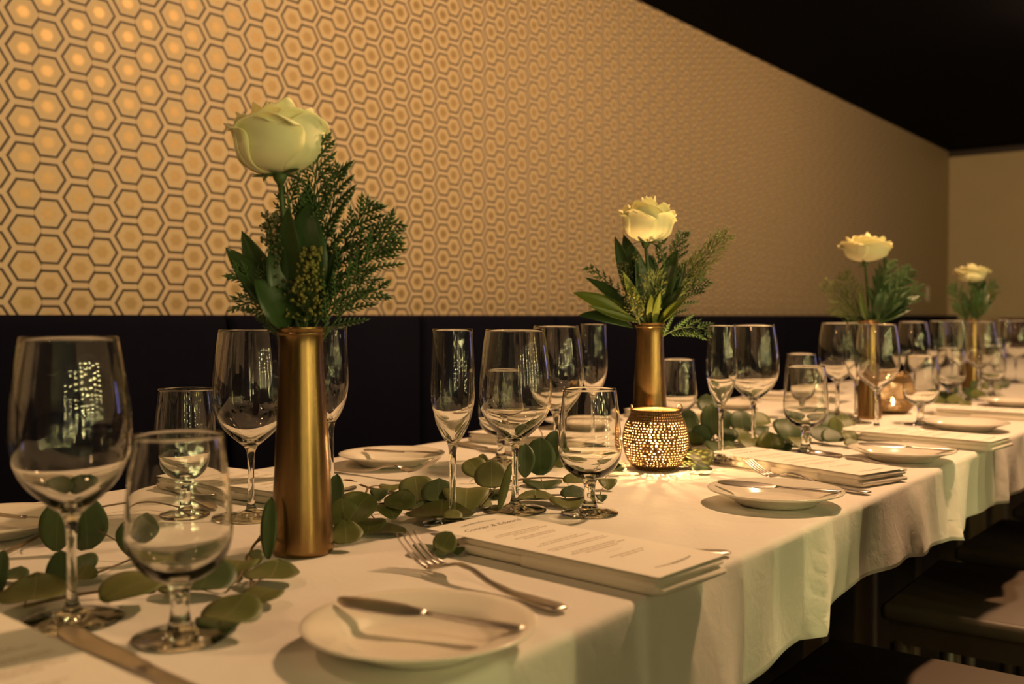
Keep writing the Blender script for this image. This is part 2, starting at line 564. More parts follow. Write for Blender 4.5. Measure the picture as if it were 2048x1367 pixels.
MB().box(0, 3.2, -0.15, 0.39, 0, 0.31).build('plinth', M['trim'], rb, smooth=False)
sw = thing('wall_switch', 'small pale switch plate on the papered wall near the far corner', 'switch', (X_WALL, 8.1, 1.16))
MB().box(0, 0.006, -0.04, 0.04, -0.06, 0.06, 0.0028).build('plate', M['switch'], sw)
MB().box(0.006, 0.011, -0.014, 0.014, -0.025, 0.025, 0.002).build('rocker', M['switch'], sw)

# ------------------------------------------------------------------ table and cloth
TX0, TX1, TY0, TY1 = -1.265, -0.432, -0.75, 6.3
tt = 0.004
for k, (a, b) in enumerate(((-0.75, 1.0), (1.0, 2.75), (2.75, 4.5), (4.5, 6.3))):
    t = thing('dining_table', ['wooden table under the white cloth, nearest of the row', 'wooden table under the white cloth, second of the row',
                               'wooden table under the white cloth, third of the row', 'wooden table under the white cloth, farthest of the row'][k],
              'table', (0, (a + b) / 2, 0), 0, 'tables pushed into one long row')
    h = (b - a) / 2
    MB().box(TX0, TX1, -h, h, 0.715, 0.745).build('table_top', M['table_wood'], t, smooth=False)
    for sx in (TX0 + .3, TX1 - .3):
        for sy in (-h + .2, h - .2):
            MB().box(sx - .025, sx + .025, sy - .025, sy + .025, 0, 0.715).build('leg', M['table_wood'], t, smooth=False)

def cloth():
    ys, y = [], TY0
    while y < TY1 + 1e-6:
        ys.append(y)
        y += 0.0125 if y < 2.8 else 0.03
    # pleats: place, outward depth, width of the fade on the far side, lean (moves along -Y on the way down)
    pl = [(0.795, .034, .20, .05), (1.150, .030, .16, .07), (1.50, .018, .22, .03), (1.72, .030, .22, .06), (2.06, .02, .2, .04), (2.32, .03, .22, .05),
          (2.75, .025, .2, .04), (3.2, .03, .25, .05), (0.35, .02, .2, .03), (3.7, .03, .3, .04), (4.3, .03, .3, .04)]
    def fold(y, t):
        s = 0.0
        for y0, A, wd, lean in pl:
            u = (y - (y0 - lean * t)) / wd
            if -0.06 < u <= 0:
                s += A * (1 + u / 0.06)
            elif 0 < u < 1:
                s += A * (1 - u) ** 1.6
        s += 0.010 * sin(9.0 * y + 0.6) + 0.007 * sin(21 * y + 2.0 + 2 * t) + 0.004 * sin(47 * y)
        return s * 0.72 * (t ** 0.8) + 0.004 * t
    def hem(y):
        return 0.128 - 0.026 * min(max((y - 0.8) / 0.5, 0), 1) + 0.006 * sin(3.1 * y + .7) + 0.005 * sin(8.3 * y)
    R = 0.008
    nd = 18
    verts, faces = [], []
    rows = 0
    for y in ys:
        row = []
        und = 0.0006 * sin(11 * y) + 0.0005 * sin(29 * y + 1)
        # back drop (hem upward)
        for k in range(nd, 0, -1):
            t = k / nd
            row.append((TX0 - R - fold(y * 1.07 + 3, t), y, TABLE_Z - R - t * hem(y + 2)))
        for k in range(5):
            a = pi - (pi / 2) * k / 4
            row.append((TX0 + R * cos(a), y, TABLE_Z - R + R * sin(a)))
        for k in range(1, 30):
            x = TX0 + (TX1 - TX0) * k / 30
            row.append((x, y, TABLE_Z + und * 0.0))
        for k in range(5):
            a = pi / 2 - (pi / 2) * k / 4
            row.append((TX1 + R * cos(a), y, TABLE_Z - R + R * sin(a)))
        for k in range(1, nd + 1):
            t = k / nd
            row.append((TX1 + R + fold(y, t), y, TABLE_Z - R - t * hem(y)))
        rows = len(row)
        verts += row
    for i in range(len(ys) - 1):
        for j in range(rows - 1):
            faces.append((i * rows + j, i * rows + j + 1, (i + 1) * rows + j + 1, (i + 1) * rows + j))
    me = mesh('tablecloth', verts, faces)
    o = ob('tablecloth', me, M['linen'], label='long white linen cloth hanging in folds over the table row', category='tablecloth')
    o.modifiers.new('thickness', 'SOLIDIFY').thickness = 0.0008
    o.modifiers['thickness'].offset = -1
    o.cycles.is_caustics_receiver = True
    return o
cloth()

# ------------------------------------------------------------------ chairs
def chair(y, label, rz=0.0, x=-0.36):
    t = thing('dining_chair', label, 'chair', (x, y, 0), rz, 'dark chairs along the open side')
    MB().box(-0.22, 0.22, -0.21, 0.21, 0.435, 0.467, 0.012).build('seat', M['chair_pad'], t)
    MB().box(-0.205, 0.205, -0.195, 0.195, 0.395, 0.436).build('seat_frame', M['chair_wood'], t, smooth=False)
    for sx, sy in ((-.19, -.18), (-.19, .18), (.19, -.18), (.19, .18)):
        MB().tube([(sx * 1.03, sy * 1.03, 0), (sx, sy, 0.40)], [0.013, 0.018], 8).build('leg', M['chair_wood'], t)
    for sy in (-.18, .18):
        MB().tube([(.195, sy, 0.42), (.215, sy, 0.65), (.25, sy, 0.88)], [0.016, 0.016, 0.013], 8).build('back_post', M['chair_wood'], t)
        MB().tube([(-.19, sy, 0.17), (.19, sy, 0.17)], 0.009, 6).build('stretcher', M['chair_wood'], t)
    MB().ribbon([(.225, -.20, 0.72), (.248, 0, 0.72), (.225, .20, 0.72)], [0.40] * 3, 0.022, (0.08, 0, 1)).build('backrest', M['chair_pad'], t)
chair(0.765, 'dark chair beside the camera, just out of the picture', 0.0, -0.24)
chair(1.385, 'dark chair nearest the camera, seat cut by the bottom edge')
chair(2.045, 'second dark chair along the cloth, behind the nearest seat', 0.02)
chair(2.585, 'third dark chair along the cloth', -0.02)
chair(3.17, 'fourth dark chair along the cloth, at the right edge')

# ------------------------------------------------------------------ glassware
SEG = 44
def shell(outer, th=0.0009):
    """double wall: outer profile up, rounded rim, inner profile down"""
    inner = [(max(r - th, 0.0), z) for r, z in reversed(outer)]
    rim_r, rim_z = outer[-1]
    return outer + [(rim_r - th * 0.5, rim_z + th * 0.5)] + inner

def spl(pts, sub=5):
    return [(max(p.x, 0.0), p.y) for p in catmull([Vector((r, z, 0)) for r, z in pts], sub)]

def glass_parts(foot_r, stem_pts, low_pts, top_pts, thick):
    foot = MB().lathe([(0, 0.0), (foot_r * .96, 0.0), (foot_r, 0.0010), (foot_r * .985, 0.0020), (foot_r * .75, 0.0030), (foot_r * .4, 0.0048), (foot_r * .2, 0.0085), (0.0, 0.0088)], SEG).mesh('foot')
    st = spl(stem_pts, 4)
    stem = MB().lathe([(0, st[0][1])] + st + [(0, st[-1][1])], SEG).mesh('stem')
    outer = spl(low_pts + top_pts[1:], 5)
    n = len(outer)
    z0, z1 = outer[0][1], low_pts[-1][1] + 0.012
    inner = []
    for r, z in outer:
        f = min((z - z0) / (z1 - z0), 1.0)
        t = thick * (1 - f) ** 1.6 + 0.0009
        if r - t > 0.0015:
            inner.append((r - t, z + t * 0.55 * (1 - f)))
    zb = z0 + 0.0002
    prof = [(0, zb)] + [(outer[0][0], zb)] + outer[1:] + [(outer[-1][0] - 0.00045, outer[-1][1] + 0.0004)] + list(reversed(inner)) + [(0, inner[0][1] - 0.0008)]
    bowl = MB().lathe(prof, SEG).mesh('bowl')
    return {'foot': (foot, 'glass'), 'stem': (stem, 'glass'), 'bowl': (bowl, 'glass')}

GL = {}
GL['wine'] = glass_parts(0.0390,
    [(0.0082, 0.0075), (0.0052, 0.014), (0.0039, 0.028), (0.0037, 0.050), (0.0041, 0.070), (0.0056, 0.080), (0.0085, 0.0855)],
    [(0.0085, 0.0855), (0.0175, 0.0925), (0.0290, 0.1030), (0.0375, 0.1145)],
    [(0.0375, 0.1145), (0.0435, 0.1290), (0.0455, 0.1450), (0.0445, 0.1680), (0.0404, 0.1980), (0.0358, 0.2225)], 0.0042)
GL['flute'] = glass_parts(0.0350,
    [(0.0075, 0.0075), (0.0048, 0.014), (0.0038, 0.030), (0.0037, 0.060), (0.0042, 0.082), (0.0062, 0.0935)],
    [(0.0062, 0.0935), (0.0125, 0.1025), (0.0185, 0.1150), (0.0222, 0.1270)],
    [(0.0222, 0.1270), (0.0250, 0.1420), (0.0257, 0.1560), (0.0252, 0.1800), (0.0240, 0.2030), (0.0228, 0.2240)], 0.0048)
GL['water'] = glass_parts(0.0348,
    [(0.0100, 0.0075), (0.0078, 0.014), (0.0067, 0.022), (0.0068, 0.032), (0.0085, 0.0395), (0.0110, 0.0425)],
    [(0.0110, 0.0425), (0.0205, 0.0470), (0.0300, 0.0550), (0.0358, 0.0650)],
    [(0.0358, 0.0650), (0.0384, 0.0770), (0.0384, 0.0880), (0.0366, 0.1120), (0.0340, 0.1350), (0.0320, 0.1515)], 0.0050)
GNAME = {'wine': ('wine_glass', 'empty wine glass', 'wine glass'), 'flute': ('champagne_flute', 'empty champagne flute', 'flute'),
         'water': ('water_goblet', 'short empty water goblet', 'goblet')}

def glass(kind, p, where, s=1.0):
    nm, lab, cat = GNAME[kind]
    t = thing(nm, lab + ' ' + where, cat, (p[0], p[1], TABLE_Z + 0.0004), random.uniform(0, 6), {'wine': 'wine glasses', 'flute': 'champagne flutes', 'water': 'water goblets'}[kind])
    t.scale = (s, s, s)
    for part, (me, mk) in GL[kind].items():
        go = ob(part, me, M[mk], t)
        go.cycles.is_caustics_caster = True
    return t

# ------------------------------------------------------------------ plates and cutlery
PL_R = 0.085
plate_me = MB().lathe([(0, 0.0045), (0.030, 0.0045), (0.046, 0.0048), (0.0505, 0.0065), (0.0545, 0.0105), (0.062, 0.0135), (0.0765, 0.0178), (PL_R - .0012, 0.0196), (PL_R, 0.0192),
                      (PL_R - .0003, 0.0178), (0.076, 0.0148), (0.062, 0.0098), (0.052, 0.0035), (0.048, 0.0005), (0.044, 0.0005), (0.042, 0.0022), (0, 0.0022)], 72).mesh('plate_body')
def plate(p, label):
    t = thing('bread_plate', label, 'plate', (p[0], p[1], TABLE_Z + 0.0003), 0, 'bread plates')
    ob('plate_body', plate_me, M['china'], t)
    return t

def make_knife():
    # butter knife: x = 0 handle end ... blade tip at x = 0.172
    h = MB().ribbon([(0.0, 0, .006), (0.004, 0, .0062), (0.03, 0, .0064), (0.060, 0, .0066), (0.078, 0, .0072), (0.088, 0, .0078)], [0.007, 0.0135, 0.0118, 0.0085, 0.006, 0.006], [0.003, .0045, .0045, .004, .0036, .0036], (0, 1, 0), 10).mesh('handle')
    bl = MB().ribbon([(0.086, 0, .0077), (0.094, 0.001, .0082), (0.11, 0.003, .0088), (0.135, 0.004, .0094), (0.158, 0.003, .0098), (0.168, 0.0, .0100), (0.172, -0.002, .0101)], [0.006, 0.012, 0.019, 0.0205, 0.017, 0.010, 0.003], 0.0018, (0, 1, -0.30), 10).mesh('blade')
    return h, bl
KN = make_knife()
def make_dinner_knife():
    h = MB().ribbon([(0.0, 0, .0035), (0.004, 0, .0038), (0.04, 0, .004), (0.085, 0, .004), (0.098, 0, .0042)], [0.010, 0.018, 0.015, 0.011, 0.010], [0.003, .006, .006, .005, .005], (0, 1, 0), 10).mesh('handle')
    bl = MB().ribbon([(0.097, 0, .0042), (0.105, 0.001, .0040), (0.14, 0.002, .0036), (0.19, 0.003, .0030), (0.216, 0.002, .0026), (0.226, 0.0, .0026), (0.230, -.001, .0026)], [0.010, 0.016, 0.020, 0.022, 0.020, 0.013, 0.004], 0.0016, (0, 1, 0), 10).mesh('blade')
    return h, bl
DK = make_dinner_knife()
def make_fork():
    zs = lambda x: 0.0035 + 0.012 * math.exp(-((x - 0.118) / 0.030) ** 2) * 0.9 + max(0, (x - 0.150)) * 0.26
    hx = [0.0, 0.003, 0.012, 0.035, 0.06, 0.085, 0.105, 0.122, 0.135]
    hw = [0.008, 0.0155, 0.0195, 0.0150, 0.0100, 0.0072, 0.0062, 0.0075, 0.015]
    h = MB().ribbon([(x, 0, zs(x)) for x in hx], hw, [0.0018, .003, .0032, .003, .003, .0032, .0032, .0028, .0022], (0, 1, 0), 10).mesh('handle')
    px = [0.133, 0.142, 0.150, 0.157]
    pw = [0.0135, 0.0215, 0.0240, 0.0240]
    hd = MB().ribbon([(x, 0, zs(x) - .0006) for x in px], pw, 0.0022, (0, 1, 0), 10).mesh('head')
    tn = []
    for k in range(4):
        y = (k - 1.5) * 0.0064
        xs = [0.155, 0.168, 0.182, 0.194, 0.200]
        tn.append(MB().ribbon([(x, y * (1 - (x - .155) * .6), zs(x) - .0006 + 6.0 * (x - .155) ** 2) for x in xs], [0.0044, 0.0037, 0.0034, 0.0028, 0.0012], [.0022, .002, .0018, .0016, .001], (0, 1, 0), 8).mesh('tine'))
    return h, hd, tn
FK = make_fork()
def make_spoon():
    hx = [0.0, 0.003, 0.012, 0.035, 0.06, 0.09, 0.115, 0.128]
    hz = [0.0035, 0.0037, 0.004, 0.0055, 0.009, 0.013, 0.0115, 0.007]
    h = MB().ribbon([(x, 0, z) for x, z in zip(hx, hz)], [0.008, 0.0155, 0.0195, 0.0150, 0.0100, 0.0070, 0.0062, 0.010], [.0018, .003, .0032, .003, .003, .003, .003, .0026], (0, 1, 0), 10).mesh('handle')
    v, f = [], []
    nu, nv = 20, 6
    for side in (0, 1):
        for j in range(nv + 1):
            r = j / nv
            for i in range(nu):
                a = 2 * pi * i / nu
                v.append((0.155 + 0.031 * r * cos(a), 0.0205 * r * sin(a) * (1 + .12 * cos(a)), 0.0022 + 0.0075 * r * r + (0.0012 if side else 0)))
    for side in (0, 1):
        b = side * (nv + 1) * nu
        for j in range(nv):
            for i in range(nu):
                q = (b + j * nu + i, b + j * nu + (i + 1) % nu, b + (j + 1) * nu + (i + 1) % nu, b + (j + 1) * nu + i)
                f.append(q if side else tuple(reversed(q)))
    e = nv * nu
    for i in range(nu):
        f.append((e + i, e + (i + 1) % nu, e + (nv + 1) * nu + (i + 1) % nu, e + (nv + 1) * nu + i))
    return h, MB().add(v, f).mesh('bowl')
SP = make_spoon()

def cutlery(kind, end, tip, label, z=TABLE_Z + 0.0006, pitch=0.0, roll=0.0, scale=1.0):
    """end = handle end, tip = direction of the working end (x, y)"""
    ang = atan2(tip[1] - end[1], tip[0] - end[0])
    nm = {'fork': 'fork', 'butter': 'butter_knife', 'knife': 'dinner_knife', 'spoon': 'spoon'}[kind]
    cat = {'fork': 'fork', 'butter': 'knife', 'knife': 'knife', 'spoon': 'spoon'}[kind]
    t = thing(nm, label, cat, (end[0], end[1], z), ang, {'fork': 'forks', 'butter': 'butter knives', 'knife': 'dinner knives', 'spoon': 'spoons'}[kind])
    t.rotation_euler = (roll, pitch, ang)
    t.scale = (scale, scale, scale)
    if kind == 'fork':
        ob('handle', FK[0], M['steel'], t)
        ob('head', FK[1], M['steel'], t)
        for me in FK[2]:
            ob('tine', me, M['steel'], t)
    elif kind == 'spoon':
        ob('handle', SP[0], M['steel'], t)
        ob('bowl', SP[1], M['steel'], t)
    else:
        h, bl = KN if kind == 'butter' else DK
        ob('handle', h, M['steel'], t)
        ob('blade', bl, M['steel'], t)
    return t

# ------------------------------------------------------------------ napkin + printed menu card
def napkin_layer(L, W_, z0, th, wav, seed):
    """one folded layer with a rounded fold on the long sides; x across, y along"""
    r = random.Random(seed)
    ph = r.uniform(0, 6)
    n, seg = 26, 12
    v, f = [], []
    for i in range(n + 1):
        y = -L / 2 + L * i / n
        e = min(1.0, min(i, n - i) / 1.0 * 0.5 + 0.5)
        for k in range(seg):
            a = 2 * pi * k / seg
            ca, sa = cos(a), sin(a)
            x = (W_ / 2 - th / 2) * (1 if ca > 0 else -1) + th / 2 * ca if abs(ca) > 0.3 else (W_ / 2 - th / 2) * ca / 0.3
            x += wav * sin(y * 22 + ph) * (1 if ca > 0 else 0.6)
            z = z0 + th / 2 + th / 2 * math.copysign(abs(sa) ** 0.8, sa) * e + wav * 0.4 * sin(y * 15 + ph + ca)
            v.append((x, y, max(z, 0.0003)))
    for i in range(n):
        for k in range(seg):
            f.append((i * seg + k, (i + 1) * seg + k, (i + 1) * seg + (k + 1) % seg, i * seg + (k + 1) % seg))
    f.append(tuple(range(seg)))
    f.append(tuple(n * seg + k for k in reversed(range(seg))))
    return mesh('layer', v, f)
NK = [napkin_layer(0.246, 0.105, 0.0003, 0.0098, 0.0010, 1), napkin_layer(0.240, 0.102, 0.0092, 0.0085, 0.0012, 2)]
def band_mesh():
    mb = MB()
    return mb.box(-0.0535, 0.0535, -0.122, 0.035, 0.0002, 0.0118, 0.004).mesh('fold_flap')
NKB = band_mesh()

CARD_W, CARD_L = 0.110, 0.288
def text_mesh(body, size, shear, loc, mb, space=1.0):
    cu = bpy.data.curves.new('lettering', 'FONT')
    cu.body = body
    cu.size = size
    cu.shear = shear
    cu.align_x = 'CENTER'
    cu.space_character = space
    cu.resolution_u = 3
    o = bpy.data.objects.new('lettering', cu)
    COL.objects.link(o)
    bpy.context.view_layer.update()
    me = bpy.data.meshes.new_from_object(o.evaluated_get(bpy.context.evaluated_depsgraph_get()))
    mb.add([(v.co.x + loc[0], v.co.y + loc[1], loc[2]) for v in me.vertices], [tuple(p.vertices) for p in me.polygons])
    bpy.data.objects.remove(o)
    bpy.data.meshes.remove(me)
    bpy.data.curves.remove(cu)

def stroke(mb, x0, x1, y, h, z, r, script=False):
    """an unreadable printed line: small word-shaped marks"""
    x = x0
    while x < x1 - 0.001:
        wl_ = min(r.uniform(0.003, 0.008), x1 - x)
        if script:
            k = 0
            pts = []
            while k * 0.0008 < wl_:
                pts.append((x + k * 0.0008, y + h * (0.5 + 0.55 * sin(k * 1.9 + r.random()))))
                k += 1
            for a, b in zip(pts[:-1], pts[1:]):
                mb.add([(a[0], a[1] - .00022, z), (b[0], b[1] - .00022, z), (b[0], b[1] + .00022, z), (a[0], a[1] + .00022, z)], [(0, 1, 2, 3)])
        else:
            xx = x
            while xx < x + wl_:
                lw_ = r.uniform(0.0006, 0.0011)
                hh = h * r.choice((0.62, 0.62, 0.75, 1.0))
                mb.add([(xx, y, z), (xx + lw_, y, z), (xx + lw_, y + hh, z), (xx, y + hh, z)], [(0, 1, 2, 3)])
                xx += lw_ + 0.00035
        x += wl_ + 0.0013

def leaf_sprig_print(mb, cx, y, half, z, r, up):
    """printed garland sprig"""
    n = 26
    for k in range(n):
        u = -1 + 2 * k / (n - 1)
        x = cx + u * half
        yy = y + up * 0.0035 * (1 - u * u)
        mb.add([(x - half / n, yy - .0002, z), (x + half / n, yy - .0002, z), (x + half / n, yy + .0002, z), (x - half / n, yy + .0002, z)], [(0, 1, 2, 3)])
        for s in (-1, 1):
            l = r.uniform(.0022, .0042) * (1.05 - abs(u) * .6)
            a = s * r.uniform(.6, 1.2)
            dx_, dy_ = l * cos(a), l * sin(a)
            nx, ny_ = -sin(a) * .0006, cos(a) * .0006
            mb.add([(x, yy, z), (x + dx_ / 2 + nx, yy + dy_ / 2 + ny_, z), (x + dx_, yy + dy_, z), (x + dx_ / 2 - nx, yy + dy_ / 2 - ny_, z)], [(0, 1, 2, 3)])

def card_meshes():
    z = 0.00045
    card = MB().box(-CARD_W / 2, CARD_W / 2, -CARD_L / 2, CARD_L / 2, 0, 0.0004).mesh('card', False)
    r = random.Random(5)
    title = MB()
    text_mesh('Conner & Edward', 0.0125, 0.45, (0.002, CARD_L / 2 - 0.044, z), title, 0.92)
    body = MB()
    def lines(y, spec):
        for (half, off) in spec:
            stroke(body, off - half, off + half, y, 0.0021, z, r)
            y -= 0.0052
    y = CARD_L / 2 - 0.056
    stroke(body, -0.022, 0.024, y, 0.0018, z, r, True)
    stroke(body, -0.010, 0.014, y - 0.008, 0.0022, z, r, True)
    lines(y - 0.023, [(0.034, 0), (0.039, 0), (0.019, 0.002)])
    lines(y - 0.046, [(0.030, 0), (0.024, 0.002)])
    stroke(title, -0.012, 0.012, y - 0.062, 0.0022, z, r, True)
    lines(y - 0.078, [(0.028, 0), (0.040, 0.001)])
    lines(y - 0.100, [(0.043, 0), (0.043, 0)])
    lines(y - 0.122, [(0.034, 0), (0.041, 0), (0.026, 0)])
    stroke(title, -0.012, 0.012, y - 0.146, 0.0022, z, r, True)
    lines(y - 0.160, [(0.026, 0), (0.018, 0.001)])
    gr = MB()
    leaf_sprig_print(gr, 0, CARD_L / 2 - 0.022, 0.026, z, r, 1)
    leaf_sprig_print(gr, 0, -CARD_L / 2 + 0.022, 0.028, z, r, -1)
    return card, title.mesh('title_lettering', False), body.mesh('menu_lines', False), gr.mesh('printed_sprig', False)
CARD = card_meshes()

def napkin_menu(c, rot, where, side=1, lift=0.0):
    """c = centre on the table; rot = direction of the card's top edge normal"""
    t = thing('folded_napkin', 'cream folded napkin under the menu card ' + where, 'napkin', (c[0], c[1], TABLE_Z + 0.0003), rot, 'folded napkins')
    for me in NK:
        ob('layer', me, M['napkin'], t, (0, -0.024, 0))
    ob('fold_flap', NKB, M['napkin'], t, (0, -0.018, 0))
    t2 = thing('menu_card', 'printed white menu card ' + where, 'menu', (c[0], c[1], TABLE_Z + 0.0186 + lift), rot, 'menu cards')
    cd = ob('card', CARD[0], M['paper'], t2)
    ob('title_lettering', CARD[1], M['ink_dark'], cd)
    ob('menu_lines', CARD[2], M['ink'], cd, kind='stuff')
    ob('printed_sprig', CARD[3], M['ink_green'], cd, kind='stuff')

# ------------------------------------------------------------------ place settings
# chair side: the card's top points to -X, so it is turned by +90 degrees
W_S = {'S1': 'in the near left corner of the picture', 'S2': 'at the central place, beside the nearest gold vase',
       'S3': 'right of the lit perforated candle holder, chair side', 'S4': 'at the third chair-side place, beside the third vase',
       'S5': 'at the fourth chair-side place', 'S6': 'at the fifth chair-side place, right edge'}
W_B = {'B0': 'at the left edge, banquette side', 'B1': 'on the banquette side, behind the nearest gold vase', 'B2': 'on the banquette side, between the two nearest vases',
       'B3': 'on the banquette side, behind the second vase', 'B4': 'on the banquette side, behind the third vase', 'B5': 'on the banquette side, far part of the table',
       'B6': 'on the banquette side, farthest visible place'}

# glasses measured one by one
for k, px, py, wh in (
    ('wine', 138, 1245, 'blurred at the left edge, closest to the camera'),
    ('water', 355, 1280, 'in the left foreground, closest to the camera'),
    ('wine', 1030, 1022, 'behind the central menu card'),
    ('flute', 905, 1050, 'touching the corner of the central menu card'),
    ('water', 1180, 1028, 'in sharp focus left of the perforated candle holder'),
    ('water', 370, 1030, 'on the banquette side at far left, behind the foreground goblet'),
    ('wine', 500, 1036, 'just left of the nearest gold vase'),
    ('flute', 661, 978, 'half hidden behind the nearest gold vase'),
    ('water', 1002, 925, 'seen through the central wine glass'),
    ('wine', 1112, 928, 'standing behind the central wine glass to its right'),
    ('flute', 1187, 895, 'left of the second gold vase, banquette side'),
    ('water', 1356, 868, 'just right of the second gold vase, banquette side'),
    ('flute', 1443, 922, 'behind the second menu card, left of a wine glass'),
    ('wine', 1508, 893, 'behind the second menu card, right of a flute'),
    ('water', 1613, 905, 'behind the second menu card, rightmost of its three glasses'),
    ('water', 1603, 838, 'on the banquette side, behind the second chair-side goblet'),
    ('wine', 1676, 834, 'just left of the third gold vase'),
    ('flute', 1713, 845, 'in front of the third gold vase, left one'),
    ('wine', 1755, 860, 'in front of the third gold vase, right one'),
    ('water', 1843, 849, 'right of the second candle holder'),
    ('wine', 1826, 800, 'on the banquette side, behind the second candle holder'),
    ('flute', 1876, 793, 'on the banquette side, between the third and fourth vases'),
    ('water', 1902, 806, 'between the third and fourth vases, chair side'),
    ('wine', 1960, 796, 'right of the fourth vase, chair side'),
    ('flute', 1921, 800, 'in front of the fourth vase'),
    ('water', 1985, 793, 'at the far right edge, chair side'),
    ('wine', 1905, 768, 'left of the fourth vase, banquette side'),
    ('wine', 2032, 765, 'in the farthest row at the right edge'),
    ('flute', 2006, 760, 'in the farthest row, right of the fourth vase'),
    ('water', 1990, 756, 'in the farthest row, banquette side'),
):
    glass(k, tab(px, py), wh)

# plates (rim plane is 19 mm above the cloth)
def ptab(px, py):
    return tab(px, py, TABLE_Z + 0.0195)
P_S2, P_S3, P_S4, P_S5, P_S6 = ptab(838, 1244), ptab(1553, 977), ptab(1806, 896), ptab(1933, 841), ptab(2028, 797)
P_B0, P_B1, P_B2 = ptab(-22, 1035), ptab(783, 905), ptab(1168, 838)
plate(P_S2, 'white bread plate in the foreground, nearest the camera')
plate(P_S3, 'white bread plate right of the lit candle holder')
plate(P_S4, 'white bread plate at the third chair-side place')
plate(P_S5, 'white bread plate at the fourth chair-side place')
plate(P_S6, 'white bread plate at the right edge of the picture')
plate(P_B0, 'white bread plate cut by the left edge of the picture')
plate(P_B1, 'white bread plate on the banquette side, right of the nearest vase')
plate(P_B2, 'white bread plate on the banquette side, left of the second vase')
plate((-1.13, 2.36), 'white bread plate on the banquette side, right of the second vase')
plate((-1.13, 3.0), 'white bread plate on the banquette side, behind the third vase')

def on_plate(P, e, tp, label, z=0.0):
    """butter knife lying on a plate, offsets from the plate centre in photo-right / depth"""
    a = Vector((P[0], P[1], 0)) + RX * e[0] + DX * e[1]
    b = Vector((P[0], P[1], 0)) + RX * tp[0] + DX * tp[1]
    cutlery('butter', a, b, label, TABLE_Z + 0.0135 + z, pitch=radians(-0.3), scale=0.9)
on_plate(P_S2, (0.076, -0.018), (-0.048, 0.034), 'butter knife on the nearest bread plate')
on_plate(P_S3, (0.077, -0.022), (-0.085, 0.036), 'butter knife on the plate right of the lit candle holder')
on_plate(P_S4, (0.085, -0.02), (-0.08, 0.04), 'butter knife on the third chair-side plate')
on_plate(P_B0, (-0.03, 0.03), (0.085, -0.03), 'butter knife on the plate at the left edge')
on_plate(P_B1, (-0.050, 0.040), (0.085, -0.035), 'butter knife on the banquette-side plate right of the nearest vase')
on_plate(P_B2, (-0.06, 0.03), (0.08, -0.03), 'butter knife on the banquette-side plate left of the second vase')

# forks, knives, spoons
cutlery('fork', tab(1128, 1232), tab(778, 1120), 'fork lying between the nearest plate and the central menu', scale=1.09)
cutlery('spoon', tab(1463, 1114), tab(1463, 1114) + Vector((-0.12, -0.115, 0)), 'spoon handle sticking out from under the central menu')
cutlery('fork', tab(1743, 991), tab(1490, 953), 'fork leaning out behind the second plate')
cutlery('spoon', tab(1814, 946), tab(1560, 905), 'spoon end sticking out from under the second menu')
cutlery('knife', tab(438, 1437), tab(186, 1300), 'dinner knife in the near left corner')
cutlery('knife', tab(308, 972), tab(520, 1048), 'dinner knife behind the foreground goblet, banquette side')
cutlery('spoon', tab(325, 967), tab(540, 1040), 'spoon beside the dinner knife, banquette side')
cutlery('fork', tab(662, 944), tab(795, 958), 'fork tines showing behind the eucalyptus, right of the nearest vase', pitch=radians(-2.5))
cutlery('knife', tab(912, 890), tab(1030, 912), 'dinner knife on the banquette side, left of the central glasses')
cutlery('spoon', tab(1995, 890), tab(1860, 872), 'spoon end past the third menu, right edge')

def rot_from(a, b):
    """heading so that local +y points from a to b"""
    return atan2(b[1] - a[1], b[0] - a[0]) - pi / 2
c = (-0.553, 0.801)
napkin_menu(c, radians(85.5), 'in the centre foreground')
napkin_menu((-0.583, 1.476), radians(73), 'right of the lit candle holder')
napkin_menu((-0.540, 1.955), radians(90 - 6), 'third on the chair side')
napkin_menu((-0.56, 2.55), radians(90 - 4), 'fourth on the chair side')
cs = tab(-60, 1330, TABLE_Z + 0.019)
napkin_menu((cs.x, cs.y), radians(90 - 3), 'in the near left corner')
napkin_menu((-1.095, 0.845), radians(-90 + 6), 'on the banquette side behind the nearest vase')
napkin_menu((-1.08, 1.50), radians(-90 + 4), 'on the banquette side behind the central glasses')
napkin_menu((-1.09, 2.08), radians(-90 + 4), 'on the banquette side right of the second vase')
napkin_menu((-1.09, 2.72), radians(-90 + 3), 'on the banquette side behind the third vase')

# ------------------------------------------------------------------ thick curved sheets (petals, leaves)
def sheet(fn, nu, nv, th):
    """fn(u, v) -> point, u in -1..1, v in 0..1; two skins and a rim"""
    P = [[Vector(fn(-1 + 2 * i / nu, j / nv)) for i in range(nu + 1)] for j in range(nv + 1)]
    top, bot = [], []
    for j in range(nv + 1):
        for i in range(nu + 1):
            a = P[j][min(i + 1, nu)] - P[j][max(i - 1, 0)]
            b = P[min(j + 1, nv)][i] - P[max(j - 1, 0)][i]
            n = a.cross(b)
            n = n.normalized() if n.length > 1e-12 else Vector((0, 0, 1))
            top.append(P[j][i] + n * th / 2)
            bot.append(P[j][i] - n * th / 2)
    N = nu + 1
    o = len(top)
    f = []
    for j in range(nv):
        for i in range(nu):
            q = (j * N + i, j * N + i + 1, (j + 1) * N + i + 1, (j + 1) * N + i)
            f.append(q)
            f.append(tuple(o + k for k in reversed(q)))
    edge = [i for i in range(N)] + [j * N + nu for j in range(1, nv + 1)] + [nv * N + i for i in range(nu - 1, -1, -1)] + [j * N for j in range(nv - 1, 0, -1)]
    for a, b in zip(edge, edge[1:] + edge[:1]):
        f.append((b, a, o + a, o + b))
    return top + bot, f

